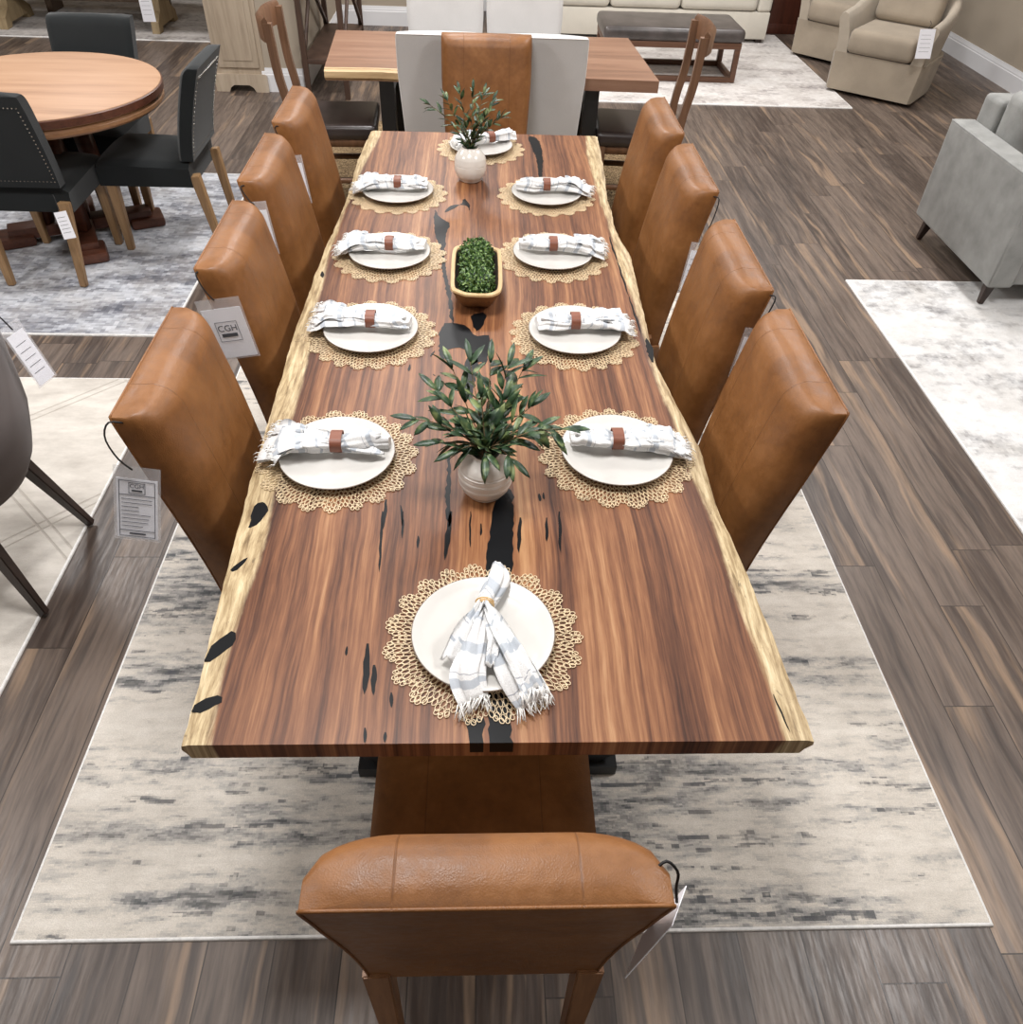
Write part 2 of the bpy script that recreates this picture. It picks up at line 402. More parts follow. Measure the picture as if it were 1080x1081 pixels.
# ------------------------------------------------------------------ rugs
def rug(name,x0,x1,y0,y1,m,label,bind=True,th=.008,z=0):
    t=thing(name,label,'rug',((x0+x1)/2,(y0+y1)/2,z))
    w,h=(x1-x0)/2,(y1-y0)/2
    bm=B(); box(bm,-w,w,-h,h,0,th,.003); obj('pile',bm,m,t)
    if bind:
        bm=B(); e=.0035
        loft(bm,[[Vector((sx*(w+a),sy*(h+a),z)) for a,z in ((e,0.),(e,.004),(e*.4,.0088),(-e,.0088),(-e,.0))] for sx,sy in ((-1,-1),(1,-1),(1,1),(-1,1),(-1,-1))],False); bmesh.ops.remove_doubles(bm,verts=bm.verts,dist=1e-6)
        obj('binding',bm,'binding',t,ang=80)
    return t
rug('area_rug',-1.045,1.222,.655,3.72,'rugmain','grey and cream abstract rug under the long live-edge dining table')
rug('area_rug',-3.9,-1.43,3.24,5.2,'rugleft','blue-grey distressed rug under the round table')
rug('area_rug',-3.4,-1.355,.2,2.885,'rugdiamond','ivory rug with double-line diamonds under the taupe chair')
rug('area_rug',1.977,4.4,.3,3.9,'rugright','silver white vintage rug in front of the grey sofa')
rug('area_rug',.1,3.055,6.915,9.3,'rugfar','pale abstract rug under the leather ottoman and cream sofa')
rug('area_rug',-5.6,-2.42,8.4,10.1,'rugtop','pale grey rug under the rustic trestle table')
rug('jute_rug',-1.15,1.25,3.76,6.3,'jute','braided natural jute rug under the far slab table',False)
# ------------------------------------------------------------------ parsons chair
def parsons(name,label,cat='chair',w=.45,H=.98,m='leather',pip='leather',legm='leg',group=None,crown=True,t0=.088,seatw=.44,lean=.103,depth=.49,nails=False,sidecurve=1.,bottom=.38,taper=False):
    t=thing(name,label,cat,group=group)
    hw=w/2
    rings=[];K=26
    zb=bottom
    rows=16; TR=8
    def yr(s): return -.20-lean*(s**1.35)
    lv=[(zb+(H-.04-zb)*r/rows,0) for r in range(rows+1)]+[(H-.04+.04*math.sin(PI/2*q/TR),1-math.cos(PI/2*q/TR)) for q in range(1,TR+1)]
    for z,q in lv:
        s=(z-zb)/(H-zb)
        hwz=(hw*(.93+.07*min(1,s*1.2)) if taper else hw*(.90+.10*min(1,s*1.5)))-.004*q
        y0=yr(s)
        ring=[]
        for k in range(K+1):
            u=-1+2*k/K; ring.append(Vector((hwz*u,y0,z)))
        tt=t0*(1.0+.06*s)
        for k in range(K+1):
            u=1-2*k/K
            au=abs(u); fl=.50 if sidecurve else .9
            if au<fl: th=1.
            else:
                w_=(au-fl)/(1-fl); th=(.42 if sidecurve else .8)+(.58 if sidecurve else .2)*math.sqrt(max(0,1-w_*w_))
            ring.append(Vector((hwz*u,y0+tt*th*(1-.36*q)+.004,z+.006*q*(1-au*au))))
        rings.append(ring)
    c0=rings[-1]; cen=sum(c0,Vector())/len(c0)
    rings.append([cen+(p-cen)*.75+Vector((0,0,.005)) for p in c0])
    rows=len(lv)-1
    bm=B(); loft(bm,rings); 
    obj('backrest',bm,m,t,ang=45)
    if pip:
        top=rings[rows]
        bm=B(); pts=[p+Vector((0,-.001,0)) for p in top[:K+1]]
        tube(bm,pts,.0028,6)
        for sx in (0,K): 
            tube(bm,[rings[r][sx]+Vector((0,-.001,0)) for r in range(0,rows+1)],.0022,6)
        obj('piping',bm,pip,t)
    # seat: crowned block with side panels
    sh=seatw/2; y0=-.20+.03; y1=y0+depth
    rings=[]
    for k in range(13):
        u=k/12; y=y0+(y1-y0)*u
        e=max(0,(u-.9)/.1); drop=.02*e*e
        zt=.478-drop-.012*(1-u)
        ring=[]
        for a in range(17):
            v=-1+2*a/16; zz=zt-.016*abs(v)**3-.012*max(0,(abs(v)-.85)/.15)**2
            ring.append(Vector((sh*v,y,zz)))
        ring+= [Vector((sh*.985,y,.42)),Vector((sh*.97,y,.345)),Vector((-sh*.97,y,.345)),Vector((-sh*.985,y,.42))]
        rings.append(ring)
    bm=B(); loft(bm,rings); obj('seat',bm,m,t,ang=60)
    for sx in (-1,1):
        bm=B(); bar(bm,(sx*(sh-.03),-.185,.40),(sx*(sh-.05),-.235,0.0),.05,.045,.032,.032,(0,1,0),.003); obj('leg',bm,legm,t)
    for sx in (-1,1):
        bm=B(); bar(bm,(sx*(sh-.032),y1-.05,.36),(sx*(sh-.034),y1-.045,0.0),.05,.05,.034,.034,(0,1,0),.003); obj('leg',bm,legm,t)
    if nails:
        bm=B()
        def nail(p):
            bmesh.ops.create_icosphere(bm,subdivisions=1,radius=.0042,matrix=Matrix.Translation(p))
        zs=[zb+.03+i*.018 for i in range(int((H-zb-.05)/.018))]
        for z in zs:
            s=(z-zb)/(H-zb)
            for sx in (-1,1): nail(Vector((sx*(hw*.94-.014),yr(s)-.001,z)))
        n=int(w/.018)-1
        for i in range(n):
            x=-hw*.94+.014+i*(2*hw*.94-.028)/(n-1)
            nail(Vector((x,yr(0)-.001,zs[0]))); nail(Vector((x,yr((zs[-1]-zb)/(H-zb))-.001,zs[-1])))
        o=obj('nailhead_trim',bm,'nail',t)
    return t
gl='tan leather chairs around the long dining table'
ch=parsons('dining_chair','tan leather dining chair at the near end of the table, back to the camera',group=gl)
ch.location=(.014,.658,0)
# (x of back top, y centre, side, label)
LC=[(-.735,1.523,-1,'tan leather chair nearest the camera on the left side of the table'),
    (-.735,2.165,-1,'tan leather chair, second from the camera on the left, square logo tag on it'),
    (-.755,2.757,-1,'tan leather chair, third from the camera on the left side of the table'),
    (-.755,3.32,-1,'tan leather chair farthest from the camera on the left side of the table'),
    (.780,1.56,1,'tan leather chair nearest the camera on the right side of the table'),
    (.765,2.10,1,'tan leather chair, second from the camera on the right side of the table'),
    (.765,2.755,1,'tan leather chair, third from the camera on the right side of the table'),
    (.755,3.30,1,'tan leather chair farthest from the camera on the right side of the table')]
chairs=[]
for x,y,s,l in LC:
    ox=x-s*.30
    chairs.append(dup(ch,(ox,y,.01 if abs(x)<1.0 else 0),PI/2 if s>0 else -PI/2,l,gl))
fc=dup(ch,(.032,4.18,.01),PI,'tan leather chair at the far end of the table in front of pale linen chairs',gl)
ch.location.z=.0092
# white linen chairs at the far slab table
gw='pale linen chairs around the far slab table'
wc=parsons('dining_chair','pale grey linen chair back to back with the far tan chair, on its left',w=.488,H=.955,m='white',pip='piping',legm='darkleg',group=gw,t0=.07,seatw=.46,lean=.07,sidecurve=0)
wc.location=(-.183,4.815,.01)
dup(wc,(.309,4.815,.01),0,'pale grey linen chair back to back with the far tan chair, on its right',gw)
dup(wc,(-.225,5.70,.01),PI,'pale linen chair across the far slab table, left of the two',gw)
dup(wc,(.285,5.70,.01),PI,'pale linen chair across the far slab table, right of the two',gw)
# ------------------------------------------------------------------ main table
LE=[(-0.495,0.71),(-0.5,0.776),(-0.506,0.934),(-0.512,1.059),(-0.519,1.223),(-0.523,1.338),(-0.528,1.603),(-0.536,2.048),(-0.526,2.572),(-0.509,2.884),(-0.503,3.033),(-0.508,3.431),(-0.489,3.775)]
RE=[(0.588,0.71),(0.582,0.849),(0.571,0.99),(0.567,1.091),(0.546,1.324),(0.549,1.526),(0.500,1.906),(0.522,2.579),(0.499,2.729),(0.497,2.792),(0.5,3.088),(0.522,3.421),(0.536,3.775)]
LS=[(-0.452,0.715),(-0.462,1.01),(-0.458,1.223),(-0.473,1.779),(-0.505,2.537),(-0.480,3.295),(-0.439,3.751)]
RS=[(0.534,0.723),(0.527,1.091),(0.496,1.693),(0.473,2.577),(0.463,3.353),(0.48,3.78)]
RES=[[(0.037,1.319),(0.060,1.37),(0.078,1.359),(0.081,1.3),(0.076,1.209),(0.071,1.115),(0.067,.942),(0.059,.7098),(0.02,.7098),(0.018,.942),(0.015,1.118),(0.019,1.172),(0.026,1.22),(0.033,1.286)],[(-0.021,0.761),(0.013,0.76),(0.009,0.7098),(-0.013,0.7098)],[(-0.114,2.097),(-0.068,2.11),(-0.034,2.088),(-0.01,2.024),(0.024,2.046),(0.035,2.004),(0.029,1.952),(0.02,1.872),(0.001,1.901),(-0.02,1.871),(-0.026,1.951),(-0.065,1.97),(-0.092,1.949),(-0.096,1.899),(-0.115,1.903)],[(-0.075,1.491),(-0.068,1.476),(-0.063,1.405),(-0.065,1.299),(-0.054,1.237),(-0.069,1.237),(-0.075,1.338)],[(-0.021,1.951),(0.001,1.921),(-0.009,1.805),(-0.019,1.698),(-0.039,1.733),(-0.046,1.852)],[(0.071,1.854),(0.092,1.855),(0.098,1.718),(0.09,1.617),(0.083,1.7)],[(-0.166,2.944),(-0.149,2.856),(-0.112,2.816),(-0.106,2.784),(-0.121,2.702),(-0.113,2.634),(-0.12,2.605),(-0.11,2.425),(-0.084,2.262),(-0.075,2.091),(-0.084,2.091),(-0.097,2.261),(-0.122,2.424),(-0.131,2.604),(-0.156,2.701),(-0.168,2.823)],[(-0.029,2.157),(0.027,2.166),(0.02,2.115),(-0.002,2.057),(-0.013,2.072)],[(-0.112,2.969),(-0.062,2.974),(-0.043,2.957),(-0.037,2.917),(-0.034,2.957),(-0.043,2.996),(-0.055,3.03),(-0.066,3.03),(-0.061,2.993),(-0.136,2.879)],[(0.211,3.757),(0.263,3.736),(0.273,3.523),(0.253,3.227),(0.239,3.226),(0.243,3.459),(0.228,3.616)],[(-0.507,1.111),(-0.478,1.144),(-0.479,1.127),(-0.497,1.103)],[(-0.5025,0.907),(-0.479,0.943),(-0.464,0.957),(-0.455,0.925),(-0.469,0.898),(-0.501,0.877)],[(-0.499,0.787),(-0.486,0.799),(-0.453,0.808),(-0.451,0.791),(-0.474,0.779),(-0.498,0.769)],[(-0.497,1.243),(-0.5,1.296),(-0.491,1.317),(-0.47,1.303),(-0.464,1.276),(-0.476,1.243),(-0.493,1.23)],[(0.485,2.035),(0.502,2.018),(0.503,1.95),(0.4985,1.908),(0.485,1.904)]]
SL=[(-0.213,1.285,-0.203,1.101,0.006),(-0.168,1.285,-0.162,1.198,0.005),(-0.13,1.208,-0.128,1.171,0.006),(-0.06,1.286,-0.069,1.136,0.011),(-0.018,1.286,-0.017,1.172,0.004),(0.094,1.267,0.086,1.157,0.008),(0.153,1.267,0.148,1.191,0.006),(0.181,1.287,0.178,1.158,0.007),(-0.207,0.921,-0.202,0.808,0.012),(-0.19,0.872,-0.186,0.806,0.009),(-0.246,0.914,-0.245,0.893,0.005),(-0.154,0.812,-0.151,0.78,0.006),(-0.193,0.741,-0.19,0.711,0.006),(0.008,1.247,0.005,1.209,0.005),(-0.158,0.732,-0.156,0.713,0.005),(-0.207,1.324,-0.207,1.225,0.008),(-0.173,1.305,-0.166,1.237,0.005),(0.14,1.346,0.141,1.32,0.007),(0.15,1.35,0.15,1.327,0.005),(-0.125,1.948,-0.137,1.918,0.006),(-0.191,1.877,-0.191,1.844,0.007),(-0.091,1.614,-0.09,1.582,0.003),(-0.125,1.831,-0.119,1.822,0.003),(0.465,2.719,0.469,2.522,0.006),(0.469,2.522,0.475,2.282,0.006),(0.475,2.282,0.482,2.053,0.006),(0.54,0.804,0.548,0.726,0.003),(-0.510,2.417,-0.501,2.374,0.01)]
tb=thing('dining_table','long live-edge wood slab dining table with black resin river, set for ten','dining table',(0,2.24,0))
OY=2.24
def table_top():
    bm=B(); NY=150; us=[0,.012,.03]+[.06+.88*i/14 for i in range(15)]+[.97,.988,1]
    lay=bm.verts.layers.float.new('sap')
    T=.042; grid=[]
    for j in range(NY+1):
        y=.71+(3.775-.71)*j/NY
        n1=noise.noise(Vector((1.,y*9,0)))*.004+noise.noise(Vector((3.,y*30,0)))*.0025
        n2=noise.noise(Vector((7.,y*9,0)))*.004+noise.noise(Vector((9.,y*30,0)))*.0025
        xl=interp(LE,y)+n1; xr=interp(RE,y)+n2; sl=interp(LS,y)+.012*noise.noise(Vector((5.,y*3,1))); sr=interp(RS,y)+.012*noise.noise(Vector((15.,y*3,1)))
        row=[]
        for u in us:
            x=xl+(xr-xl)*u; z=.75-(.004 if u in (0,1) else 0)
            v=bm.verts.new((x,y-OY,z)); 
            d=max(sl-x,x-sr); v[lay]=max(0,min(1,.5+d*9)); row.append(v)
        # right side, bottom, left side
        bx0=xl+.012+n1; bx1=xr-.014+n2
        side=[(xr+.002,.735),(bx1+.004,.75-T*.7),(bx1,.75-T)]
        for x,z in side: v=bm.verts.new((x,y-OY,z)); v[lay]=1; row.append(v)
        for x,z in ((bx0,.75-T),(bx0-.004,.75-T*.7),(xl-.002,.735)): v=bm.verts.new((x,y-OY,z)); v[lay]=1; row.append(v)
        grid.append(row)
    n=len(grid[0])
    for a,b in zip(grid,grid[1:]):
        for k in range(n): bm.faces.new((a[k],a[(k+1)%n],b[(k+1)%n],b[k]))
    # end caps as strips between top and bottom edge
    for row,fl in ((grid[0],0),(grid[-1],1)):
        nt=len(us); top=row[:nt]
        z0=.75-T; lo=[]
        bl=row[nt+3]; br=row[nt+2]
        # bottom row of matching verts
        for i,v in enumerate(top):
            u=us[i]; x=bl.co.x+(br.co.x-bl.co.x)*u
            w=bm.verts.new((x,v.co.y,z0)); w[lay]=v[lay]; lo.append(w)
        for i in range(nt-1):
            f=(top[i],top[i+1],lo[i+1],lo[i]); bm.faces.new(f if fl else f[::-1])
        f=(top[-1],row[nt],row[nt+1],row[nt+2],lo[-1]); bm.faces.new(f if fl else f[::-1])
        f=(lo[0],row[nt+3],row[nt+4],row[nt+5],top[0]); bm.faces.new(f if fl else f[::-1])
    bmesh.ops.recalc_face_normals(bm,faces=bm.faces)
    return obj('tabletop',bm,'slab',tb,ang=50)
table_top()
def wob_poly(p,amp=.0065):
    q=[]
    for i in range(len(p)):
        a,b=p[i],p[(i+1)%len(p)]
        if min(a[1],b[1])<.712 or (Vector(a)-Vector(b)).length<.012: q+=[a,b] if min(a[1],b[1])<.712 else [a]
        else: q+=[(a[0]*.75+b[0]*.25,a[1]*.75+b[1]*.25),(a[0]*.25+b[0]*.75,a[1]*.25+b[1]*.75)]
    p=[]
    for v in q:
        if not p or (Vector(v)-Vector(p[-1])).length>1e-5: p.append(v)
    out=[]
    n=len(p)
    for i in range(n):
        a=Vector(p[i]);b=Vector(p[(i+1)%n]);m=max(1,int((b-a).length/.012))
        for k in range(m):
            q=a.lerp(b,k/m); w=noise.noise_vector(Vector((q.x*75,q.y*60,0)))*amp
            out.append((q.x+w.x,(q.y+w.y) if q.y>.72 else q.y))
    return out
def inlay(poly):
    bm=B(); prism(bm,poly,.72,.7506); obj('resin_inlay',bm,'resin',tb,sm=False)
for p in RES: inlay([(x,y-OY) for x,y in wob_poly(p)])
for x0,y0,x1,y1,w in SL:
    a=Vector((x0,y0));b=Vector((x1,y1));d=(b-a);nn=Vector((-d.y,d.x)).normalized()
    pts=[];m=8
    for k in range(m+1):
        t=k/m; q=a.lerp(b,t); ww=w/2*math.sin(PI*min(1,max(.04,t)))**.45*(1+.4*noise.noise(Vector((q.x*50,q.y*60,3))))
        pts.append((q,ww,nn*.003*noise.noise(Vector((q.x*20,q.y*30,5)))))
    poly=[(q+nn*ww+o) for q,ww,o in pts]+[(q-nn*ww+o) for q,ww,o in reversed(pts)]
    inlay([(v.x,v.y-OY) for v in poly])
for yy,wd in ((1.085,.30),(3.56,.27)):
    bm=B(); y=yy-OY
    for s in (-1,1): bar(bm,(.03-s*wd,y+.0,.06),(.03+s*wd*.85,y,.69),.10,.05,up=(0,1,0))
    box(bm,-.36,.36,y-.05,y+.05,.69,.7019)
    box(bm,-wd-.06,wd+.06,y-.05,y+.05,.01,.03) if False else None
    for s in (-1,1): box(bm,.03+s*wd-.04,.03+s*wd+.04,y-.04,y+.05,.011,.05)
    obj('leg',bm,'blackmetal',tb)
# ------------------------------------------------------------------ place settings
def lace_mat():
    bm=B(); rnd=random.Random(3)
    def loop(cx,cy,a,b,ang,w=.0012,h=.0022):
        K=8; ca,sa=math.cos(ang),math.sin(ang)
        vs=[]
        for k in range(K):
            t=2*PI*k/K; row=[]
            for (rr,z) in ((1,0),(1,h),(-1,h),(-1,0)):
                px_=(a+w*rr*.5)*math.cos(t); py=(b+w*rr*.5)*math.sin(t)
                row.append(bm.verts.new((cx+px_*ca-py*sa,cy+px_*sa+py*ca,z)))
            vs.append(row)
        for k in range(K):
            p,q=vs[k],vs[(k+1)%K]
            for i in range(3): bm.faces.new((p[i],q[i],q[i+1],p[i+1]))
    lobes=19
    rows=[(.088,.0072),(.102,.0072),(.116,.0073),(.1305,.0075),(.145,.0075),(.159,.0075),(.172,.0068)]
    for i,(r,a) in enumerate(rows):
        n=int(2*PI*r/.0098)
        for k in range(n):
            th=2*PI*(k+(i%2)*.5)/n
            lob=math.cos(lobes*th+.8*math.sin(3*th))
            rr=r+.0035*lob*(r/.17)**3*2+rnd.uniform(-.0012,.0012)
            loop(rr*math.cos(th),rr*math.sin(th),a+.001,.0043,th+rnd.uniform(-.22,.22))
    # outer scallop clusters
    n=int(2*PI*.184/.0098)
    for k in range(n):
        th=2*PI*k/n; lob=math.cos(lobes*th+.8*math.sin(3*th))
        if lob>-.35:
            rr=.1785+.008*lob
            loop(rr*math.cos(th),rr*math.sin(th),.0058,.0042,th+rnd.uniform(-.3,.3))
    # solid hub under the plate
    prof=[(0,0),(.082,0),(.082,.0022),(0,.0022)]
    lathe(bm,prof,40)
    return bm
gm='pale gold lace placemats'
mat0=obj('placemat',lace_mat(),'gold',None,sm=False)
def plate():
    bm=B()
    lathe(bm,[(0,.004),(.078,.004),(.08,0),(.084,0),(.087,.005),(.118,.011),(.1325,.0175),(.135,.0195),(.1345,.0212),(.131,.0208),(.118,.0148),(.104,.0125),(.098,.0118),(.09,.0098),(.05,.0085),(0,.0082)],72)
    return bm
gp='white dinner plates on the lace placemats'
pl0=thing('dinner_plate','',' plate'.strip(),(0,0,0))
obj('plate_body',plate(),'china',pl0,ang=60)
bm=B(); tube(bm,[(.1352*math.cos(2*PI*k/72),.1352*math.sin(2*PI*k/72),.0196) for k in range(72)],.0014,5,True); o=obj('rim_line',bm,'rim',pl0); o['label']='thin brown glazed rim line'
spots=[('near end of the table',.011,.933,PI/2*3),
 ('left side, first setting from the camera',-.334,1.467,0),('right side, first setting from the camera',.335,1.486,PI),
 ('left side, second setting from the camera',-.312,2.036,0),('right side, second setting from the camera',.281,2.042,PI),
 ('left side, third setting from the camera',-.300,2.532,0),('right side, third setting from the camera',.250,2.550,PI),
 ('left side, setting farthest from the camera',-.313,3.060,0),('right side, setting farthest from the camera',.259,3.069,PI),
 ('far end of the table behind the vase',.005,3.57,PI/2)]
def bundle(bm,path,A,Bz,seed,K=30,pleat=.16,uv0=0.,uv1=1.,open_end=0):
    """gathered cloth roll: path of centre points, half widths A, heights Bz"""
    uvl=bm.loops.layers.uv.verify()
    P=[Vector(p) for p in path];n=len(P);rg=[];rnd=random.Random(seed);ph=[rnd.uniform(0,6.28) for _ in range(4)]
    for i,p in enumerate(P):
        t=i/(n-1); d=(P[min(i+1,n-1)]-P[max(i-1,0)]);d.z*=.2;d.normalize();s=Vector((0,0,1)).cross(d).normalized()
        r=[]
        for k in range(K):
            th=2*PI*k/K
            pl=1+pleat*(math.sin(3*th+ph[0]+2.5*t)*.55+math.sin(6*th+ph[1]-4*t)*.4+math.sin(10*th+ph[2]+3*t)*.22)
            w=A[i]*math.cos(th)*pl; h=Bz[i]*(.5+.5*math.sin(th)*pl)
            h=max(0.0012,h)
            r.append(bm.verts.new(p+s*w+Vector((0,0,h))))
        rg.append(r)
    for i in range(n-1):
        for k in range(K):
            f=bm.faces.new((rg[i][k],rg[i][(k+1)%K],rg[i+1][(k+1)%K],rg[i+1][k]))
            for l,(a,b) in zip(f.loops,((i,k),(i,k+1),(i+1,k+1),(i+1,k))):
                l[uvl].uv=(uv0+(uv1-uv0)*(a/(n-1))+.02*math.sin(b*2*PI/K*2+seed),b/K)
    for r in (rg[0],rg[-1]):
        c=bm.verts.new(sum((v.co for v in r),Vector())/K)
        for k in range(K):
            f=bm.faces.new((r[k],r[(k+1)%K],c))
            for l in f.loops: l[uvl].uv=(uv0 if r is rg[0] else uv1,.5)
    bmesh.ops.recalc_face_normals(bm,faces=bm.faces)
    return [[v.co.copy() for v in r] for r in rg]
def ribbon(bm,path,W,seed,K=10,amp=.006,uv0=0.,uv1=1.,ph0=0):
    """loose flap of cloth with a rolling cross-section, two-sided thickness"""
    uvl=bm.loops.layers.uv.verify()
    P=[Vector(p) for p in path];n=len(P);top=[];bot=[]
    for i,p in enumerate(P):
        d=P[min(i+1,n-1)]-P[max(i-1,0)];d.z=0;d.normalize();s=Vector((0,0,1)).cross(d)
        a=[];b=[]
        for k in range(K+1):
            u=-1+2*k/K; z=amp*(math.sin(u*5+seed+i*.5)+.6*math.sin(u*9+seed*2-i*.8))
            q=p+s*W[i]*u+Vector((0,0,max(z,-.6*amp)))
            a.append(bm.verts.new(q+Vector((0,0,.0009)))); b.append(bm.verts.new(q-Vector((0,0,.0009))))
        top.append(a);bot.append(b)
    def qd(v,idx):
        f=bm.faces.new(v)
        for l,(a,b) in zip(f.loops,idx): l[uvl].uv=(uv0+(uv1-uv0)*a/(n-1),b/K)
    for i in range(n-1):
        for k in range(K):
            ix=((i,k),(i+1,k),(i+1,k+1),(i,k+1))
            qd((top[i][k],top[i+1][k],top[i+1][k+1],top[i][k+1]),ix)
            qd((bot[i][k],bot[i][k+1],bot[i+1][k+1],bot[i+1][k]),(ix[0],ix[3],ix[2],ix[1]))
        for k,fl in ((0,0),(K,1)):
            v=(top[i][k],bot[i][k],bot[i+1][k],top[i+1][k]); qd(v if fl else v[::-1],((i,k),(i,k),(i+1,k),(i+1,k)) if fl else ((i+1,k),(i+1,k),(i,k),(i,k)))
    for i,fl in ((0,0),(n-1,1)):
        for k in range(K):
            v=(top[i][k],top[i][k+1],bot[i][k+1],bot[i][k]); qd(v if not fl else v[::-1],((i,k),)*4)
    return [[v.co.copy() for v in r] for r in top]
def fringe(bm,verts,dirv,rnd,L=.022,n=2):
    for v in verts:
        for _ in range(n):
            p=v+Vector((rnd.uniform(-.003,.003),rnd.uniform(-.003,.003),rnd.uniform(-.001,.002)))
            d=Vector(dirv)+Vector((rnd.uniform(-.5,.5),rnd.uniform(-.5,.5),rnd.uniform(-.2,.1)));d.normalize()
            l=L*rnd.uniform(.6,1.2)
            q=p+d*l*.5+Vector((0,0,.001)); e=p+d*l+Vector((rnd.uniform(-.003,.003),rnd.uniform(-.003,.003),-.004))
            e.z=max(e.z,-.012)
            tube(bm,[p,q,e],[.0013,.0011,.0006],4)
def napkin(seed,label,loc,rz,var):
    """side-setting napkin lying along local x, fringe toward -x"""
    rnd=random.Random(seed)
    t=thing('napkin',label,'napkin',loc,rz,None)
    bm=B(); N=21; x0,x1=-.150-rnd.uniform(0,.012),.128+rnd.uniform(-.006,.008)
    bend=rnd.uniform(-.10,.10); inner=rnd.uniform(.35,.8); fan=rnd.uniform(.85,1.2)
    xs=[x0+(x1-x0)*i/(N-1) for i in range(N)]
    drop=lambda x:0. if x>-.12 else -.35*(-.12-x)
    cy=lambda x:var*x*.25+bend*(x-.012)**2*6*(1 if x<0 else -.6)+.004*math.sin(x*40+seed)
    path=[(x,cy(x),drop(x)) for x in xs]
    A=[];Z=[]
    for x in xs:
        d=abs(x-.012)
        w=.0185+.016*min(1,(d/.05)**1.3)
        if x<-.05: w+=.012*fan*min(1,(-.05-x)/.08)
        if x>.075: w*=1-(1-inner)*min(1,(x-.075)/.05)
        A.append(w*rnd.uniform(.93,1.07)); Z.append((.028+.012*min(1,d/.05))*(.6 if x<-.125 else 1)*(1 if x<.1 else .72)*rnd.uniform(.92,1.08))
    rg=bundle(bm,path,A,Z,seed,K=44,pleat=.30)
    T=[]
    for j,(dy,ang,ln,w0) in enumerate(((.020,rnd.uniform(.1,.6),rnd.uniform(.07,.10),.017),(-.022,rnd.uniform(-.5,.05),rnd.uniform(.06,.095),.019),(0.,rnd.uniform(-.3,.3),rnd.uniform(.05,.08),.016))):
        pts=[];W=[]
        for i in range(8):
            u=i/7; x=-.062-ln*u; pts.append((x,cy(-.062)+dy+ang*ln*u+var*-.02*u,.034-.004*j-.018*u*u)); W.append(w0*(.7+.7*u))
        T.append(ribbon(bm,pts,W,seed+j*3,amp=.0075,uv0=.35,uv1=0))
    # folded upper layer running through the ring
    pts=[(-.10+.215*i/10,cy(-.10+.215*i/10)+rnd.uniform(-.002,.002),.030+.003*math.sin(i*.9+seed)-(.004 if 4<i<7 else 0)) for i in range(11)]
    W=[.031,.030,.028,.025,.0195,.0165,.020,.026,.026,.022*inner+.006,.016*inner+.003]
    ribbon(bm,pts,W,seed+9,K=14,amp=.0045,uv0=.1,uv1=.95)
    if rnd.random()<.55:
        sg=rnd.choice((-1,1)); pts=[(.02+.105*i/7,cy(.02)+sg*(.004+.026*(i/7)),.020-.010*(i/7)**2) for i in range(8)]
        ribbon(bm,pts,[.006,.012,.016,.018,.018,.015,.010,.004],seed+5,K=8,amp=.003,uv0=.5,uv1=.9)
    obj('cloth',bm,'cloth',t,ang=80)
    bm=B()
    fringe(bm,[v for v in rg[0] if v.z>.002][::2],(-1,0,-.1),rnd,.014,1)
    for q in T: fringe(bm,q[-1],(-1,0,-.2),rnd,.016,2)
    o=obj('fringe',bm,'fringe',t); o['kind']='stuff'
    return t
def ring(loc,rz,label):
    bm=B(); N=28; rg=[]
    prof=[]
    for k in range(N):
        th=2*PI*k/N; c,s=math.cos(th),math.sin(th)
        e=lambda v:math.copysign(abs(v)**.75,v)
        prof.append((.0265*e(c),.019+.0185*e(s)))
    for x,sc in ((-.0135,1.04),(.0135,1.04)):
        for o_ in (1.07,): rg.append([Vector((x,y*o_*sc,.019+(z-.019)*o_*sc)) for y,z in prof])
    inn=[[Vector((x,y*.98,.019+(z-.019)*.98)) for y,z in prof] for x in (.0135,-.0135)]
    R=rg+inn
    V=[[bm.verts.new(p+Vector((0,0,.003))) for p in r] for r in R]
    for i in range(4):
        a,b=V[i],V[(i+1)%4]
        for k in range(N): bm.faces.new((a[k],a[(k+1)%N],b[(k+1)%N],b[k]))
    bmesh.ops.recalc_face_normals(bm,faces=bm.faces)
    return tag(obj('napkin_ring',bm,'ring',None,ang=30),label,'napkin ring','brown leather napkin rings',loc,rz)
first=True
TZ=.7508
var_=[0,.35,.35,-.2,-.1,.05,.1,.1,-.2,0]
for i,(w,x,y,rz) in enumerate(spots):
    if first: m=mat0; m.location=(x,y,TZ)
    else:
        m=mat0.copy(); C.objects.link(m); m.location=(x,y,TZ); m.rotation_euler=(0,0,i*.77)
    m['label']='pale gold lace placemat, '+w; m['category']='placemat'; m['group']=gm
    zp=TZ+.0024
    px_=x+(.0 if i==0 else 0)
    if first: pl0.location=(px_,y,zp); pl0['label']='round white dinner plate, '+w; pl0['group']=gp
    else: dup(pl0,(px_,y,zp),0,'round white dinner plate, '+w,gp)
    first=False
    zn=zp+.0195
    if i not in (0,):
        off=-.012 if abs(rz)<1 else .012
        if i==9: nx,ny,rr=x+.03,y+.03,.35
        else: nx,ny,rr=x+off,y+.012,rz
        sg=1 if abs(rz)<1 else -1
        v=var_[i]*sg
        if i==9: n=napkin(40+i,'striped napkin half hidden behind the vase at the far end of the table',(nx,ny,zn),rr,0)
        else: n=napkin(20+i*3,'rolled grey striped cotton napkin with fringed end, '+w,(nx,ny,zn),rr,v)
        n['group']='rolled striped napkins with fringed ends'
        ca,sa=math.cos(rr),math.sin(rr); lx,ly=.012,.012*v*.22
        ring((nx+lx*ca-ly*sa,ny+lx*sa+ly*ca,zn-.0015),rr,'brown leather napkin ring, '+w)
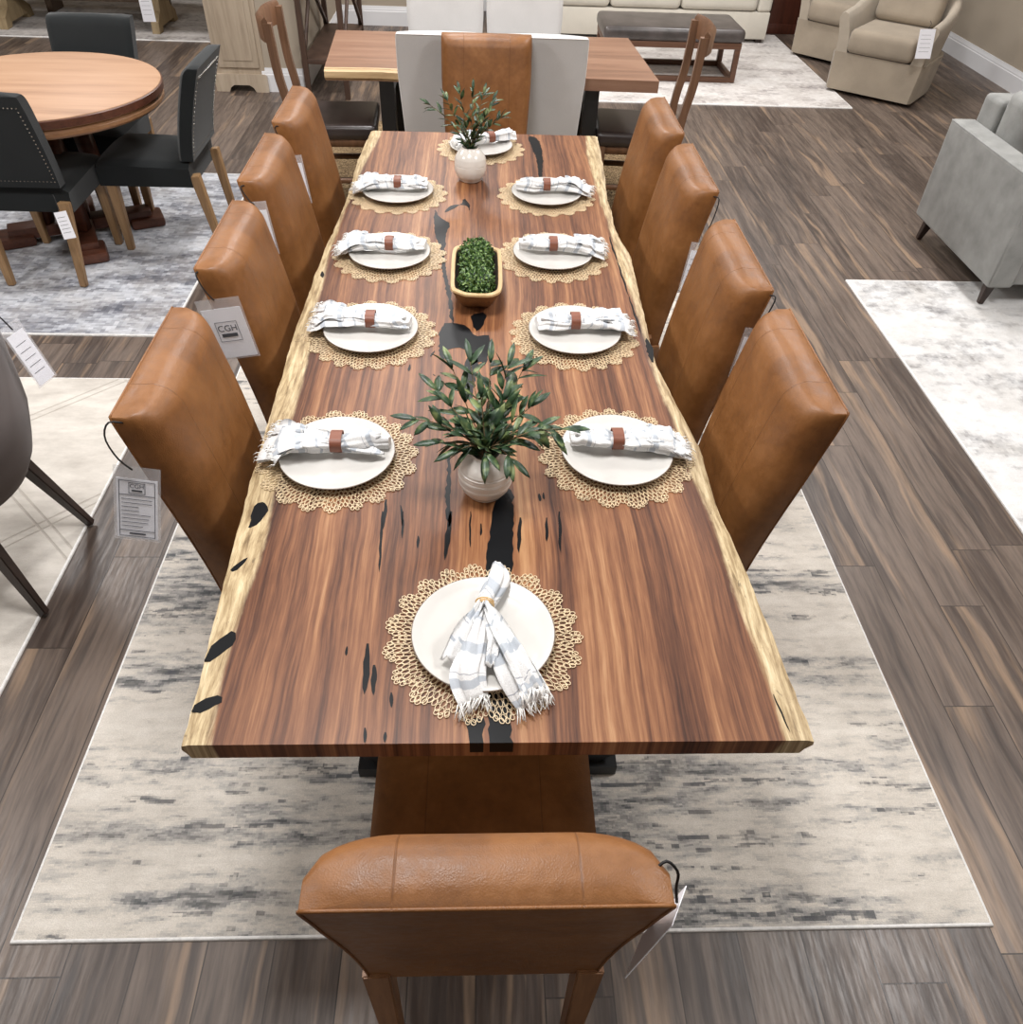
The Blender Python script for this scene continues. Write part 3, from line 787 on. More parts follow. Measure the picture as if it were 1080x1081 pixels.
# near napkin, tied with raffia, two tails toward the camera
rnd=random.Random(5)
t=thing('napkin','striped napkin tied with raffia, its two fringed tails hanging over the near plate','napkin',(.011,.933,TZ+.0219),0)
bm=B()
def cat(pts,n):
    out=[];m=len(pts)-1
    for i in range(n):
        u=i/(n-1)*m;k=min(int(u),m-1);f=u-k
        p0,p1,p2,p3=[Vector(pts[max(0,min(m,j))]) for j in (k-1,k,k+1,k+2)]
        out.append(.5*((2*p1)+(-p0+p2)*f+(2*p0-5*p1+4*p2-p3)*f*f+(-p0+3*p1-3*p2+p3)*f**3))
    return out
lerpv=lambda a,n:[p.x for p in cat([(v,0,0) for v in a],n)]
bundle(bm,cat([(.027,.165,0),(.03,.13,0),(.02,.09,0),(.004,.05,0)],9),lerpv([.009,.019,.021,.014],9),lerpv([.016,.028,.03,.024],9),3,pleat=.3,uv0=.1,uv1=.4)
ra=bundle(bm,cat([(.002,.052,0),(-.010,.0,0),(-.022,-.06,0),(-.030,-.11,-.001),(-.016,-.150,-.012)],18),lerpv([.011,.017,.024,.028,.024],18),lerpv([.022,.030,.030,.026,.014],18),8,K=40,pleat=.36,uv0=.35,uv1=.95)
rb=bundle(bm,cat([(.004,.052,.002),(.018,.01,.004),(.040,-.045,.002),(.066,-.105,-.002),(.092,-.150,-.014)],18),lerpv([.011,.016,.026,.031,.030],18),lerpv([.022,.028,.028,.024,.012],18),12,K=40,pleat=.36,uv0=.3,uv1=.9)
ribbon(bm,cat([(-.004,.045,.028),(-.024,0,.030),(-.046,-.045,.026),(-.058,-.078,.012)],12),lerpv([.007,.012,.018,.022],12),4,amp=.008,uv0=.2,uv1=.6)
ribbon(bm,cat([(.006,.045,.026),(.022,.0,.026),(.018,-.05,.022),(.012,-.09,.012)],12),lerpv([.006,.010,.012,.010],12),6,amp=.006,uv0=.5,uv1=.9)
tpp=ribbon(bm,cat([(.004,.045,.028),(.028,-.02,.034),(.058,-.08,.030),(.088,-.138,.006)],14),lerpv([.008,.015,.022,.026],14),7,amp=.008,uv0=.3,uv1=.9)
obj('cloth',bm,'cloth',t,ang=80)
bm=B()
fringe(bm,[v for v in ra[-1]],(-.1,-1,-.1),rnd,.026,1); fringe(bm,[v for v in rb[-1]],(.3,-1,-.1),rnd,.022,1); fringe(bm,tpp[-1],(.2,-1,-.2),rnd,.02,3)
o=obj('fringe',bm,'fringe',t); o['kind']='stuff'
bm=B()
for k in range(3):
    tube(bm,[(.003+(.0165+k*.0006)*math.cos(a),.050+k*.004-.002*math.cos(a),.0135+(.0150+k*.0006)*math.sin(a)) for a in [2*PI*i/20 for i in range(20)]],.0016,5,True)
tag(obj('raffia_tie',bm,'raffia'),'thin raffia loop around the near napkin','napkin tie',loc=(.011,.933,TZ+.0219))
# ------------------------------------------------------------------ vases and olive branches
def vase(loc,label,R,H):
    bm=B(); pr=[(0,.002),(R*.62,0),(R*.68,.003)]
    n=40
    for i in range(n+1):
        u=i/n; z=.006+(H-.012)*u
        r=R*(1-abs(2*(u-.46))**2.6*.44)
        if u<.46: r=R*(1-((.46-u)/.46)**2.4*.32)
        else: r=R*(1-((u-.46)/.54)**2.6*.46)
        if .12<u<.74: r+=.0011*math.cos(u*2*PI*17)
        pr.append((r,z))
    ri=pr[-1][0]
    pr+=[(ri*.96,H),(ri*.86,H-.002),(ri*.84,H-.02),(R*.8,H*.6),(R*.7,.02),(0,.012)]
    lathe(bm,pr,64)
    return tag(obj('vase',bm,'vase',ang=70),label,'vase',None,loc)
V1=(.016,1.352,TZ); V2=(-.037,3.222,TZ)
vase(V1,'round ribbed white ceramic vase near the camera on the dining table',.0605,.118)
vase(V2,'round ribbed white ceramic vase toward the far end of the dining table',.063,.128)
def leaf(bm,base,d,nrm,L,W):
    d=d.normalized(); s=d.cross(nrm).normalized(); u=s.cross(d)
    n=5;L1=[];M=[];R1=[]
    for i in range(n+1):
        t=i/n; w=W*math.sin(PI*min(1,t*.92+.06))**.8*(1 if t<.98 else .1)
        c=base+d*L*t+u*(-.14*L*t*t)
        M.append(bm.verts.new(c)); L1.append(bm.verts.new(c+s*w*.5+u*w*.12)); R1.append(bm.verts.new(c-s*w*.5+u*w*.12))
    for i in range(n):
        bm.faces.new((M[i],M[i+1],L1[i+1],L1[i])); bm.faces.new((R1[i],R1[i+1],M[i+1],M[i]))
def olive(loc,zrim,specs,seed,label,lsize=1.,dens=1.):
    rnd=random.Random(seed)
    t=thing('olive_branches',label,'plant',(loc[0],loc[1],loc[2]))
    for (tx,ty,tz,sag) in specs:
        a=Vector((rnd.uniform(-.01,.01),rnd.uniform(-.01,.01),.03)); m=Vector((tx*.12,ty*.12,zrim+.005)); e=Vector((tx,ty,tz))
        mid=m.lerp(e,.5)+Vector((0,0,sag))
        pts=cat([a,m,mid,e],16)
        bm=B(); tube(bm,pts,[.0022-.0013*i/15 for i in range(16)],6); br=obj('branch',bm,'olivestem',t)
        bm=B(); L=(e-m).length; n=int(L/.0125*dens)
        for k in range(n):
            u=.22+.78*(k+.5)/n; i=u*15; i0=min(int(i),14); p=pts[i0].lerp(pts[i0+1],i-i0); d=(pts[i0+1]-pts[i0]).normalized()
            for sgn in (1,-1):
                if rnd.random()<.12: continue
                r=Vector((rnd.uniform(-1,1),rnd.uniform(-1,1),rnd.uniform(-.5,.6))); s=(r-d*r.dot(d)).normalized()*sgn
                dd=(d*rnd.uniform(.5,1.1)+s*rnd.uniform(.6,1.)).normalized()
                nr=Vector((rnd.uniform(-.5,.5),rnd.uniform(-.5,.5),1)); 
                leaf(bm,p,dd,nr,rnd.uniform(.034,.055)*lsize,rnd.uniform(.011,.016)*lsize)
        leaf(bm,pts[-1],(pts[-1]-pts[-2]),Vector((.1,-.4,1)),.045*lsize,.012*lsize)
        bm2=bm; f=obj('foliage',bm2,'olive',br); f.modifiers.new('thick','SOLIDIFY').thickness=.0006
    return t
olive(V1,.118,[(-.150,.02,.19,.02),(-.11,.10,.21,.01),(-.075,.15,.235,.0),(-.035,.16,.245,0),(.01,.15,.25,0),(.05,.155,.24,0),(.085,.16,.23,.01),(.165,-.01,.19,.02),(.12,.03,.16,.02),(-.06,-.03,.145,.012),(.055,-.045,.135,.015),(-.01,.06,.22,.0),(.04,.08,.2,.0),(-.085,.02,.16,.01),(.02,.02,.17,0),(-.03,.0,.17,0),(.07,.0,.16,0),(.0,-.045,.14,.01),(-.10,-.01,.15,.01),(.1,.07,.19,.01)],4,'dark green artificial olive branches standing in the near white vase',1.28,.64)
olive(V2,.128,[(-.155,.02,.27,.02),(-.09,.05,.28,.0),(-.04,.07,.30,0),(.01,.06,.31,0),(.05,.06,.30,0),(.085,.05,.28,.0),(.12,.02,.23,.01),(-.03,-.02,.21,.01),(.03,-.02,.22,.01),(.07,.0,.26,.0)],9,'olive branches standing in the far white vase, in front of the tan chair',.95,.8)
# ------------------------------------------------------------------ dough bowl and boxwood balls
def sq(a,b,th,e=.42): 
    c,s=math.cos(th),math.sin(th); return (a*math.copysign(abs(c)**e,c),b*math.copysign(abs(s)**e,s))
bl=thing('dough_bowl','rectangular carved wood bowl holding green boxwood balls at the table centre','bowl',(-.008,2.305,TZ))
K=48
def lip(th): return .004*math.sin(3*th+.6)+.003*math.sin(5*th)
def rgz(a,b,z,e=.45,l=0): return [Vector((*sq(a,b,2*PI*k/K,e),z+l*lip(2*PI*k/K))) for k in range(K)]
bm=B(); loft(bm,[rgz(.045,.10,0,.6),rgz(.056,.125,.012),rgz(.070,.158,.045),rgz(.078,.170,.068,.45,1)],True)
bmesh.ops.delete(bm,geom=[v for v in bm.verts if abs(v.co.x)<.001 and abs(v.co.y)<.001 and v.co.z>.03],context='VERTS')
obj('body',bm,'bowlwood',bl)
bm=B(); loft(bm,[rgz(.078,.170,.066,.45,1),rgz(.080,.173,.070,.45,1),rgz(.079,.172,.075,.45,1),rgz(.068,.160,.0755,.45,1),rgz(.066,.158,.070,.45,1)],False); obj('rim',bm,'bowlrim',bl)
bm=B(); loft(bm,[rgz(.066,.158,.071,.45,1),rgz(.060,.148,.045),rgz(.045,.115,.018),rgz(.002,.004,.016)],False); obj('inside',bm,'dark_in',bl)
def boxball(R,seed):
    rnd=random.Random(seed); bm=B()
    bmesh.ops.create_icosphere(bm,subdivisions=2,radius=R*.8)
    n=620; ga=PI*(3-5**.5)
    for i in range(n):
        z=1-2*(i+.5)/n; r=math.sqrt(1-z*z); d=Vector((r*math.cos(ga*i),r*math.sin(ga*i),z))
        p=d*R*rnd.uniform(.76,.95); q=Vector((rnd.uniform(-1,1),rnd.uniform(-1,1),rnd.uniform(-1,1)))
        dd=(d*rnd.uniform(.5,1)+(q-d*q.dot(d))*.7).normalized()
        leaf(bm,p,dd,(d+q*.4).normalized(),R*.22,R*.14)
    return bm
gb='boxwood balls in the carved bowl'
for k,(dy,dz,R,l) in enumerate(((-.088,.070,.055,'green boxwood ball nearest the camera in the wooden bowl'),(.004,.074,.053,'green boxwood ball in the middle of the wooden bowl'),(.096,.072,.055,'green boxwood ball at the far end of the wooden bowl'))):
    tag(obj('boxwood_ball',boxball(R,k),'box',sm=False),l,'decorative ball',gb,(-.008,2.305+dy,TZ+dz))
# ------------------------------------------------------------------ hanging price tags
def txt(s,size,par,loc,m='ink'):
    c=bpy.data.curves.new('t','FONT'); c.body=s; c.size=size; c.align_x='CENTER'; c.align_y='CENTER'; c.extrude=.0001
    o=bpy.data.objects.new('t',c); C.objects.link(o)
    dg=bpy.context.evaluated_depsgraph_get(); me=bpy.data.meshes.new_from_object(o.evaluated_get(dg)); bpy.data.objects.remove(o)
    n=bpy.data.objects.new('lettering',me); C.objects.link(n); me.materials.clear(); me.materials.append(MT[m]); n.parent=par; n.location=loc; return n
def ptag(label,o,ux,uy,w,h,style,cord,sleeve=True,group='price tags hanging on the tan leather chairs'):
    """card with centre-top o, ux = direction of its width, uy = direction up the card (world vectors)"""
    ux=Vector(ux).normalized(); uy=Vector(uy); uy=(uy-ux*uy.dot(ux)).normalized(); uz=ux.cross(uy)
    t=bpy.data.objects.new('price_tag',None); C.objects.link(t); t['label']=label; t['category']='price tag'; t['group']=group
    M=Matrix((ux,uy,uz)).transposed().to_4x4(); M.translation=Vector(o); t.matrix_world=M
    bm=B(); box(bm,-w/2,w/2,-h,0,-.0006,.0006); c=obj('card',bm,'paper',t,sm=False)
    if sleeve:
        bm=B(); box(bm,-w/2-.006,w/2+.006,-h-.005,.028,-.0014,-.0010); box(bm,-w/2-.006,w/2+.006,-h-.005,.028,.0010,.0014); obj('sleeve',bm,'plastic',t,sm=False)
    def frame(bm,x0,x1,y0,y1,q=.0012,z=.0015):
        for a in ((x0,x1,y0,y0+q),(x0,x1,y1-q,y1),(x0,x0+q,y0,y1),(x1-q,x1,y0,y1)): box(bm,a[0],a[1],a[2],a[3],z,z+.0003)
    if style=='logo':
        bm=B(); frame(bm,-w*.28,w*.28,-h*.66,-h*.26); box(bm,-w*.2,w*.2,-h*.57,-h*.50,.0015,.0018); obj('printed_frame',bm,'ink',t,sm=False)
        txt('CGH',.025,t,(0,-h*.40,.0016))
    elif style=='form':
        bm=B(); frame(bm,-w*.44,w*.44,-h*.97,-h*.03); frame(bm,-w*.2,w*.2,-h*.24,-h*.06)
        box(bm,-w*.44,w*.44,-h*.27,-h*.26,.0015,.0018); box(bm,-w*.44,w*.44,-h*.87,-h*.86,.0015,.0018)
        r=random.Random(2)
        for k in range(8):
            y=-h*(.33+k*.065); box(bm,-w*.38,w*(-.38+r.uniform(.4,.76)),y-.0012,y,.0015,.0018)
        box(bm,-w*.13,w*.13,-h*.205,-h*.175,.0015,.0018)
        box(bm,-w*.2,w*.2,-h*.93,-h*.905,.0015,.0018)
        obj('printed_form',bm,'ink',t,sm=False)
        txt('CGH',.0135,t,(0,-h*.118,.0016))
    elif style=='small':
        bm=B()
        r=random.Random(5)
        for k in range(5):
            y=-h*(.2+k*.14); box(bm,-w*.36,w*r.uniform(.1,.36),y-.0016,y,.0009,.0012)
        obj('printed_lines',bm,'ink',t,sm=False)
    if cord:
        inv=M.inverted(); bm=B(); tube(bm,[inv@Vector(p) for p in cat(cord,14)],.002,6); obj('cord',bm,'cord',t)
    return t
# ------------------------------------------------------------------ round table and charcoal chairs
rt=thing('round_table','round honey-brown pedestal table on the left with charcoal chairs around it','table',(-2.178,4.30,.0085))
bm=B(); lathe(bm,[(0,.70),(.55,.705),(.58,.705),(.583,.708),(.587,.7105),(.5875,.745),(.586,.75),(.575,.753),(0,.753)],96); obj('tabletop',bm,'round',rt,ang=30)
bm=B(); lathe(bm,[(.588,.7105),(.5925,.713),(.5925,.744),(.588,.7475)],96); obj('edge_band',bm,'mahog',rt,ang=30)
bm=B(); lathe(bm,[(.54,.665),(.578,.665),(.586,.675),(.586,.69),(.572,.7045),(.54,.7045)],96); obj('apron',bm,'roundlip',rt,ang=30)
bm=B()
for a in (25,115,205,295):
    a=math.radians(a); ca,sa=math.cos(a),math.sin(a); M=Matrix.Rotation(a,4,'Z')
    box(bm,.05,.36,-.055,.055,.03,.09,.008,2,M); box(bm,.24,.42,-.085,.085,0,.055,.02,2,M)
obj('cross_base',bm,'mahog',rt)
for a in (25,115,205,295):
    a=math.radians(a); bm=B(); bar(bm,(.17*math.cos(a),.17*math.sin(a),.085),(.13*math.cos(a),.13*math.sin(a),.66),.07,.07); obj('leg',bm,'mahog',rt)
gk='charcoal nailhead chairs around the round table'
bc=parsons('dining_chair','charcoal chair with nailhead back, facing away, at the left edge of the picture',w=.45,H=.89,m='black',pip=None,legm='oakleg',group=gk,t0=.07,seatw=.45,lean=.12,depth=.46,nails=True,sidecurve=0,bottom=.47,taper=True)
bc.location=(-2.14,3.925,.01)
dup(bc,(-1.62,4.30,.01),PI/2,'charcoal chair on the right of the round table beside the tan chairs',gk)
dup(bc,(-2.13,4.76,.01),PI,'charcoal chair on the far side of the round table',gk)
# ------------------------------------------------------------------ taupe barrel chair
tc=thing('barrel_chair','taupe upholstered chair with dark splayed legs at the left edge, tag on its back','chair',(-1.62,1.80,0.01))
def barrel(bm,R,t,z0,zt,a0,a1,n=28,rows=10,lo=.3,drop=.12):
    def pt(a,r,z): return Vector((r*math.cos(a),r*math.sin(a),z))
    O=[]
    for i in range(n+1):
        u=i/n;a=a0+(a1-a0)*u; e=abs(2*u-1)
        top=zt-drop*e**2.2
        col=[]
        for k in range(rows+1):
            v=k/rows; z=z0+(top-z0)*v; r=R*(.82+.18*min(1,v*2.4)**.6)+.02*v
            col.append(pt(a,r,z))
        for k in range(rows,-1,-1):
            v=k/rows; z=z0+(top-z0)*v; r=R*(.82+.18*min(1,v*2.4)**.6)+.02*v-t
            col.append(pt(a,r,z))
        O.append(col)
    loft(bm,O,True)
bm=B(); barrel(bm,.325,.06,.36,.86,-1.45,1.45,drop=.2); obj('backrest',bm,'taupe',tc,ang=60)
bm=B(); lathe(bm,[(0,.36),(.25,.36),(.268,.38),(.27,.45),(.25,.475),(0,.485)],40); obj('seat',bm,'taupe',tc,ang=60)
for sy in (-1,1):
    for sx in (-1,1):
        bm=B(); bar(bm,(sx*.17,sy*.14,.37),(sx*.28,sy*.2,0),.044,.04,.026,.024,(0,1,0),.003); obj('leg',bm,'darkleg',tc)
# ------------------------------------------------------------------ far slab table
ft=thing('dining_table','second live-edge slab table, with pale linen chairs, beyond the long one','dining table',(.05,5.13,0.01))
bm=B()
fe=[(-.885,-.40),(-.6,-.385),(-.3,-.41),(0,-.43),(.3,-.45),(.6,-.46),(.915,-.47)]
be=[(.87,.45),(.4,.44),(0,.45),(-.4,.435),(-.93,.43)]
prism(bm,fe+be,.683,.742); obj('tabletop',bm,'slab2',ft,sm=False)
bm=B()
R_=[]
for x,y in [(-.885,-.40),(-.74,-.392),(-.6,-.385),(-.45,-.397),(-.3,-.41),(-.1,-.42)]:
    q=.006*noise.noise(Vector((x*6,0,0)))
    R_.append([Vector((x+.0,y+.022,.7424)),Vector((x,y+.002,.7424)),Vector((x,y-.014+q,.73)),Vector((x,y-.016+q,.70)),Vector((x,y+.004,.682)),Vector((x,y+.02,.682))])
loft(bm,R_); o=obj('live_edge',bm,'slab2edge',ft); o['label']='pale bark-side edge of the slab'
for sx in (-.56,.57):
    bm=B(); box(bm,sx-.04,sx+.04,-.38,-.30,.0,.682); box(bm,sx-.04,sx+.04,.28,.36,.0,.682); box(bm,sx-.04,sx+.04,-.30,.28,.0,.05); box(bm,sx-.04,sx+.04,-.30,.28,.63,.682); obj('leg',bm,'blackmetal',ft)
# wood framed chairs at its ends
def woodchair(label):
    t=thing('dining_chair',label,'chair',group='wood-framed chairs at the ends of the far table')
    # faces +Y ; back at y=-.26
    bm=B(); N=12; rg=[]
    for i in range(N+1):
        u=-1+2*i/N; x=.215*u; y=-.34+.055*abs(u)**1.8*-1+.05
        rg.append([Vector((x,y-.012,.90)),Vector((x,y-.018,1.0)),Vector((x,y+.002,1.02)),Vector((x,y+.014,1.0)),Vector((x,y+.014,.90))])
    for r in rg:
        pass
    # concave rail: ends forward
    for i,r in enumerate(rg):
        u=abs(-1+2*i/N)
        for p in r: p.y+= .11*u**2-.04+ .0
    loft(bm,rg); obj('top_rail',bm,'walnut',t,ang=50)
    for s in (-1,1):
        bm=B()
        pts=cat([(s*.200,-.265,.99),(s*.195,-.25,.75),(s*.19,-.215,.48),(s*.19,-.25,0)],14)
        loft(bm,[[p+Vector((dx,dy,0)) for dx,dy in ((-.019,-.021),(.019,-.021),(.019,.021),(-.019,.021))] for p in pts])
        obj('back_post',bm,'walnut',t)
        bm=B(); bar(bm,(s*.2,.21,.42),(s*.2,.21,0),.042,.042,.03,.03,(0,1,0),.003); obj('leg',bm,'walnut',t)
        bm=B(); bar(bm,(s*.2,.21,.16),(s*.19,-.24,.16),.02,.03); obj('stretcher',bm,'walnut',t)
        bm=B(); bar(bm,(s*.205,.22,.39),(s*.195,-.22,.39),.024,.06); obj('seat_rail',bm,'walnut',t)
    bm=B(); bar(bm,(-.2,.215,.39),(.2,.215,.39),.024,.06); obj('seat_rail',bm,'walnut',t)
    bm=B(); bar(bm,(-.19,-.225,.39),(.19,-.225,.39),.024,.06); obj('seat_rail',bm,'walnut',t)
    bm=B(); cushion(bm,-.235,.235,-.20,.25,.40,.485,.035); o=obj('seat',bm,'seatleather',t,ang=60); o['label']='dark brown leather seat'
    return t
w1=woodchair('wood-framed chair with curved rail and dark leather seat, left end of the far table')
w1.location=(-.84,4.92,.01); w1.scale=(1,1,.96); w1.rotation_euler=(0,0,-PI/2+.05)
dup(w1,(.925,4.90,.01),PI/2-.08,'wood-framed chair with curved rail and dark leather seat, right end of the far table','wood-framed chairs at the ends of the far table')
# ------------------------------------------------------------------ cream sofa, ottoman, swivel chairs
cs=thing('sofa','long cream upholstered sofa at the top of the picture behind the ottoman','sofa',(1.64,9.4,0))
bm=B(); box(bm,-1.21,1.21,-.47,.44,.03,.265,.015); obj('base',bm,'cream',cs)
for a,b in ((-1.08,-.385),(-.38,.31),(.315,1.07)):
    bm=B(); cushion(bm,a,b,-.485,.22,.268,.47,.06); obj('seat_cushion',bm,'cream',cs,ang=60)
    bm=B(); cushion(bm,a,b,.12,.34,.47,.88,.06); obj('back_cushion',bm,'cream',cs,ang=60)
for a,b in ((-1.21,-1.085),(1.075,1.21)):
    bm=B(); box(bm,a,b,-.472,.44,.265,.62,.03,3); obj('arm',bm,'cream',cs)
bm=B(); box(bm,-1.085,1.075,.24,.44,.265,.85,.03,3); obj('backrest',bm,'cream',cs)
for x in (-1.15,1.15):
    for y in (-.42,.4):
        bm=B(); box(bm,x-.03,x+.03,y-.03,y+.03,.0,.031); obj('foot',bm,'darkleg',cs)
for c in kids(cs): c.location.z+=.0
cs.location.z=.011
ot=thing('ottoman','dark grey-brown leather bench ottoman on a wooden frame in front of the cream sofa','ottoman',(1.63,7.80,.011))
bm=B(); cushion(bm,-.60,.60,-.30,.30,.30,.405,.045); 
obj('cushion',bm,'ottoman',ot,ang=60)
bm=B(); box(bm,-.585,.585,-.285,.285,.255,.302,.004); obj('seat_rail',bm,'ottowood',ot)
for x in (-1,1):
    for y in (-1,1):
        bm=B(); box(bm,x*.56-.022,x*.56+.022,y*.262-.022,y*.262+.022,0,.256,.003); obj('leg',bm,'ottowood',ot)
for y in (-1,1):
    bm=B(); box(bm,-.54,.54,y*.262-.02,y*.262+.02,.0,.04,.003); obj('stretcher',bm,'ottowood',ot)
for x in (-1,1):
    bm=B(); box(bm,x*.56-.02,x*.56+.02,-.24,.24,.0,.04,.003); obj('stretcher',bm,'ottowood',ot)
def swivel(label):
    t=thing('swivel_chair',label,'armchair',group='beige swivel armchairs by the right wall')
    # faces +Y, width .74, depth .80
    def u_out(z,k):
        # outline of barrel at height fraction k (0 floor,1 arm)
        pts=[]
        w=.345+.03*k; b=.33+.05*k
        f=.36-.02*k
        pts=[(-w+.02,f),(-w,f-.03)]
        for i in range(15):
            a=PI+PI*i/14; e=.62
            c,s=math.cos(a),math.sin(a)
            pts.append((w*math.copysign(abs(c)**e,c),-.02+(b)*math.copysign(abs(s)**e,s)))
        pts+=[(w,f-.03),(w-.02,f)]
        return pts
    bm=B()
    rg=[]
    for z,k in ((.03,0),(.10,.2),(.24,.5),(.285,.6)):
        rg.append([Vector((x,y,z)) for x,y in u_out(z,k)])
    loft(bm,rg); obj('base',bm,'beige',t,ang=50)
    # wrap-around arm/back shell, arm height rising to the back
    bm=B(); N=34; cols=[]
    for i in range(N+1):
        u=i/N
        # path along the U from front left to front right
        s=u*2-1
        if abs(s)>.62:
            q=(abs(s)-.62)/.38; x=math.copysign(.335,s); y=.02+(.325)*q; out=Vector((math.copysign(1,s),0,0))
        else:
            a=s/.62*PI/2; e=.62
            c,sn=math.sin(a),math.cos(a)
            x=.335*math.copysign(abs(c)**e,c) if abs(c)>1e-6 else 0; y=.02-.34*abs(sn)**e; out=Vector((c,-sn,0)).normalized()
        h=.56+.26*max(0,1-abs(s)/.72)**1.3*1.15
        if abs(s)>.75: h-=.015*((abs(s)-.75)/.25)
        th=.085
        p=Vector((x,y,0)); col=[]
        fl=.045
        for z,o in ((.26,.0),(.4,.018),(h-.04,fl),(h-.01,fl-.012),(h,fl-.035),(h-.012,fl-.06),(h-.05,fl-th+.005),(.4,.018-th),(.28,-th)):
            col.append(p+out*o+Vector((0,0,z)))
        cols.append(col)
    loft(bm,cols); obj('shell',bm,'beigeside',t,ang=60)
    bm=B(); vs=cushion(bm,-.262,.262,-.235,.385,.288,.455,.06); obj('seat_cushion',bm,'beige',t,ang=60)
    bm=B(); cushion(bm,-.25,.25,-.09,.09,-.22,.22,.07); o=obj('back_cushion',bm,'beige',t,ang=60); o.location=(0,-.175,.66); o.rotation_euler=(.22,0,0)
    bm=B(); lathe(bm,[(0,0),(.24,0),(.24,.03),(0,.031)],32); obj('swivel_foot',bm,'darkleg',t)
    return t
s1=swivel('beige barrel swivel armchair closest to the camera, white tag hanging on its arm')
s1.location=(3.49,7.46,.0); s1.rotation_euler=(0,0,math.atan2(-.77,-.63)-PI/2); s1.scale=(1.05,1.05,1.08)
dup(s1,(3.52,8.55,.0),math.atan2(-.68,-.73)-PI/2,'beige barrel swivel armchair farther back next to the cream sofa','beige swivel armchairs by the right wall',(1.05,1.05,1.08))
bm=B(); box(bm,3.0,3.32,9.40,9.9,0,1.3,.004); box(bm,2.99,3.33,9.385,9.9,0,.09,.004)
tag(obj('side_cabinet',bm,wood('cherry_cabinet',(52,24,16),(86,44,30),'z',.8,.4)),'dark cherry wooden cabinet between the cream sofa and the swivel chairs','cabinet')
# ------------------------------------------------------------------ grey sofa
gs=thing('sofa','grey velvet sofa with track arms and black tapered legs at the right edge','sofa',(2.55,4.05,.0))
bm=B(); box(bm,0,.13,-.46,.45,.13,.655,.018,3); obj('arm',bm,'grey',gs)
bm=B()
for x in (.004,.126): tube(bm,[(x,-.455,.15),(x,-.455,.648),(x,.445,.648)],.004,6)
obj('piping',bm,'grey',gs)
bm=B(); box(bm,.13,1.9,-.42,.45,.13,.30,.01); obj('base',bm,'grey',gs)
bm=B(); box(bm,.13,1.9,.28,.45,.30,.79,.03,3); obj('backrest',bm,'grey',gs)
for a in (.135,1.02):
    bm=B(); cushion(bm,a,a+.875,-.45,.20,.30,.45,.05); obj('seat_cushion',bm,'grey',gs,ang=60)
    bm=B(); cushion(bm,a,a+.875,.06,.26,.45,.86,.06); obj('back_cushion',bm,'grey',gs,ang=60)
bm=B(); box(bm,1.905,2.035,-.46,.45,.13,.655,.018,3); obj('arm',bm,'grey',gs)
for x in (.07,1.96):
    for y in (-.37,.38):
        zz=.01 if y<0 else 0
        bm=B(); bar(bm,(x,y,.135),(x-.02 if x<1 else x+.02,y*1.05,zz),.05,.05,.026,.026,(0,1,0),.003); obj('leg',bm,'darkleg',gs)
# ------------------------------------------------------------------ cabinet, etagere, trestle table
cb=thing('cabinet','tall bleached oak cabinet with bracket feet beside the white trimmed wall end','cabinet',(-1.885,6.96,0))
bm=B(); box(bm,-.19,.19,0,.4,.11,2.0,.004); obj('body',bm,'cabinet',cb)
bm=B(); box(bm,-.155,.155,-.016,.0,.17,1.9,.004); 
obj('door_frame',bm,'cabinet',cb)
bm=B(); box(bm,-.115,.115,-.022,-.0155,.22,1.85,.003); obj('door_panel',bm,'cabinet',cb)
bm=B()
pf=[(-.205,0),(-.105,0),(-.09,.03),(-.06,.05),(.06,.05),(.09,.03),(.105,0),(.205,0),(.205,.115),(.19,.125),(-.19,.125),(-.205,.115)]
a=[bm.verts.new((x,-.03,z)) for x,z in pf];b=[bm.verts.new((x,.0,z)) for x,z in pf];bm.faces.new(a);bm.faces.new(b[::-1])
for k in range(len(pf)): bm.faces.new((a[k],b[k],b[(k+1)%len(pf)],a[(k+1)%len(pf)]))
bmesh.ops.recalc_face_normals(bm,faces=bm.faces)
for s in (-1,1): box(bm,s*.205-.02*(s>0),s*.205+.02*(s<0),0,.41,0,.11)
obj('bracket_base',bm,'cabinet',cb,sm=False)
et=thing('etagere','tall dark wood open shelf with X-braced sides behind the left end of the far table','shelf',(-1.19,7.38,0))
hx,hy=.15,.57
for sx in (-1,1):
    for sy in (-1,1):
        bm=B(); box(bm,sx*hx-.02,sx*hx+.02,sy*hy-.02,sy*hy+.02,0,1.9,.003); obj('post',bm,'etagere',et)
for sx in (-1,1):
    bm=B(); x=sx*hx
    for k in range(2):
        z0=.285+k*.8
        bar(bm,(x,-hy,z0),(x,hy,z0+.78),.03,.022,up=(1,0,0)); bar(bm,(x+.004,hy,z0),(x+.004,-hy,z0+.78),.03,.022,up=(1,0,0))
    obj('cross_brace',bm,'etagere',et)
for z in (.245,1.05,1.84):
    bm=B(); box(bm,-hx-.01,hx+.01,-hy-.01,hy+.01,z,z+.035,.003); obj('shelf',bm,'etagere',et)
tt=thing('trestle_table','rustic wooden trestle table at the top left corner of the picture','table',(-3.75,8.9,.01))
bm=B(); box(bm,-1.1,1.1,-.45,.45,.71,.76,.006); obj('tabletop',bm,'rustic',tt)
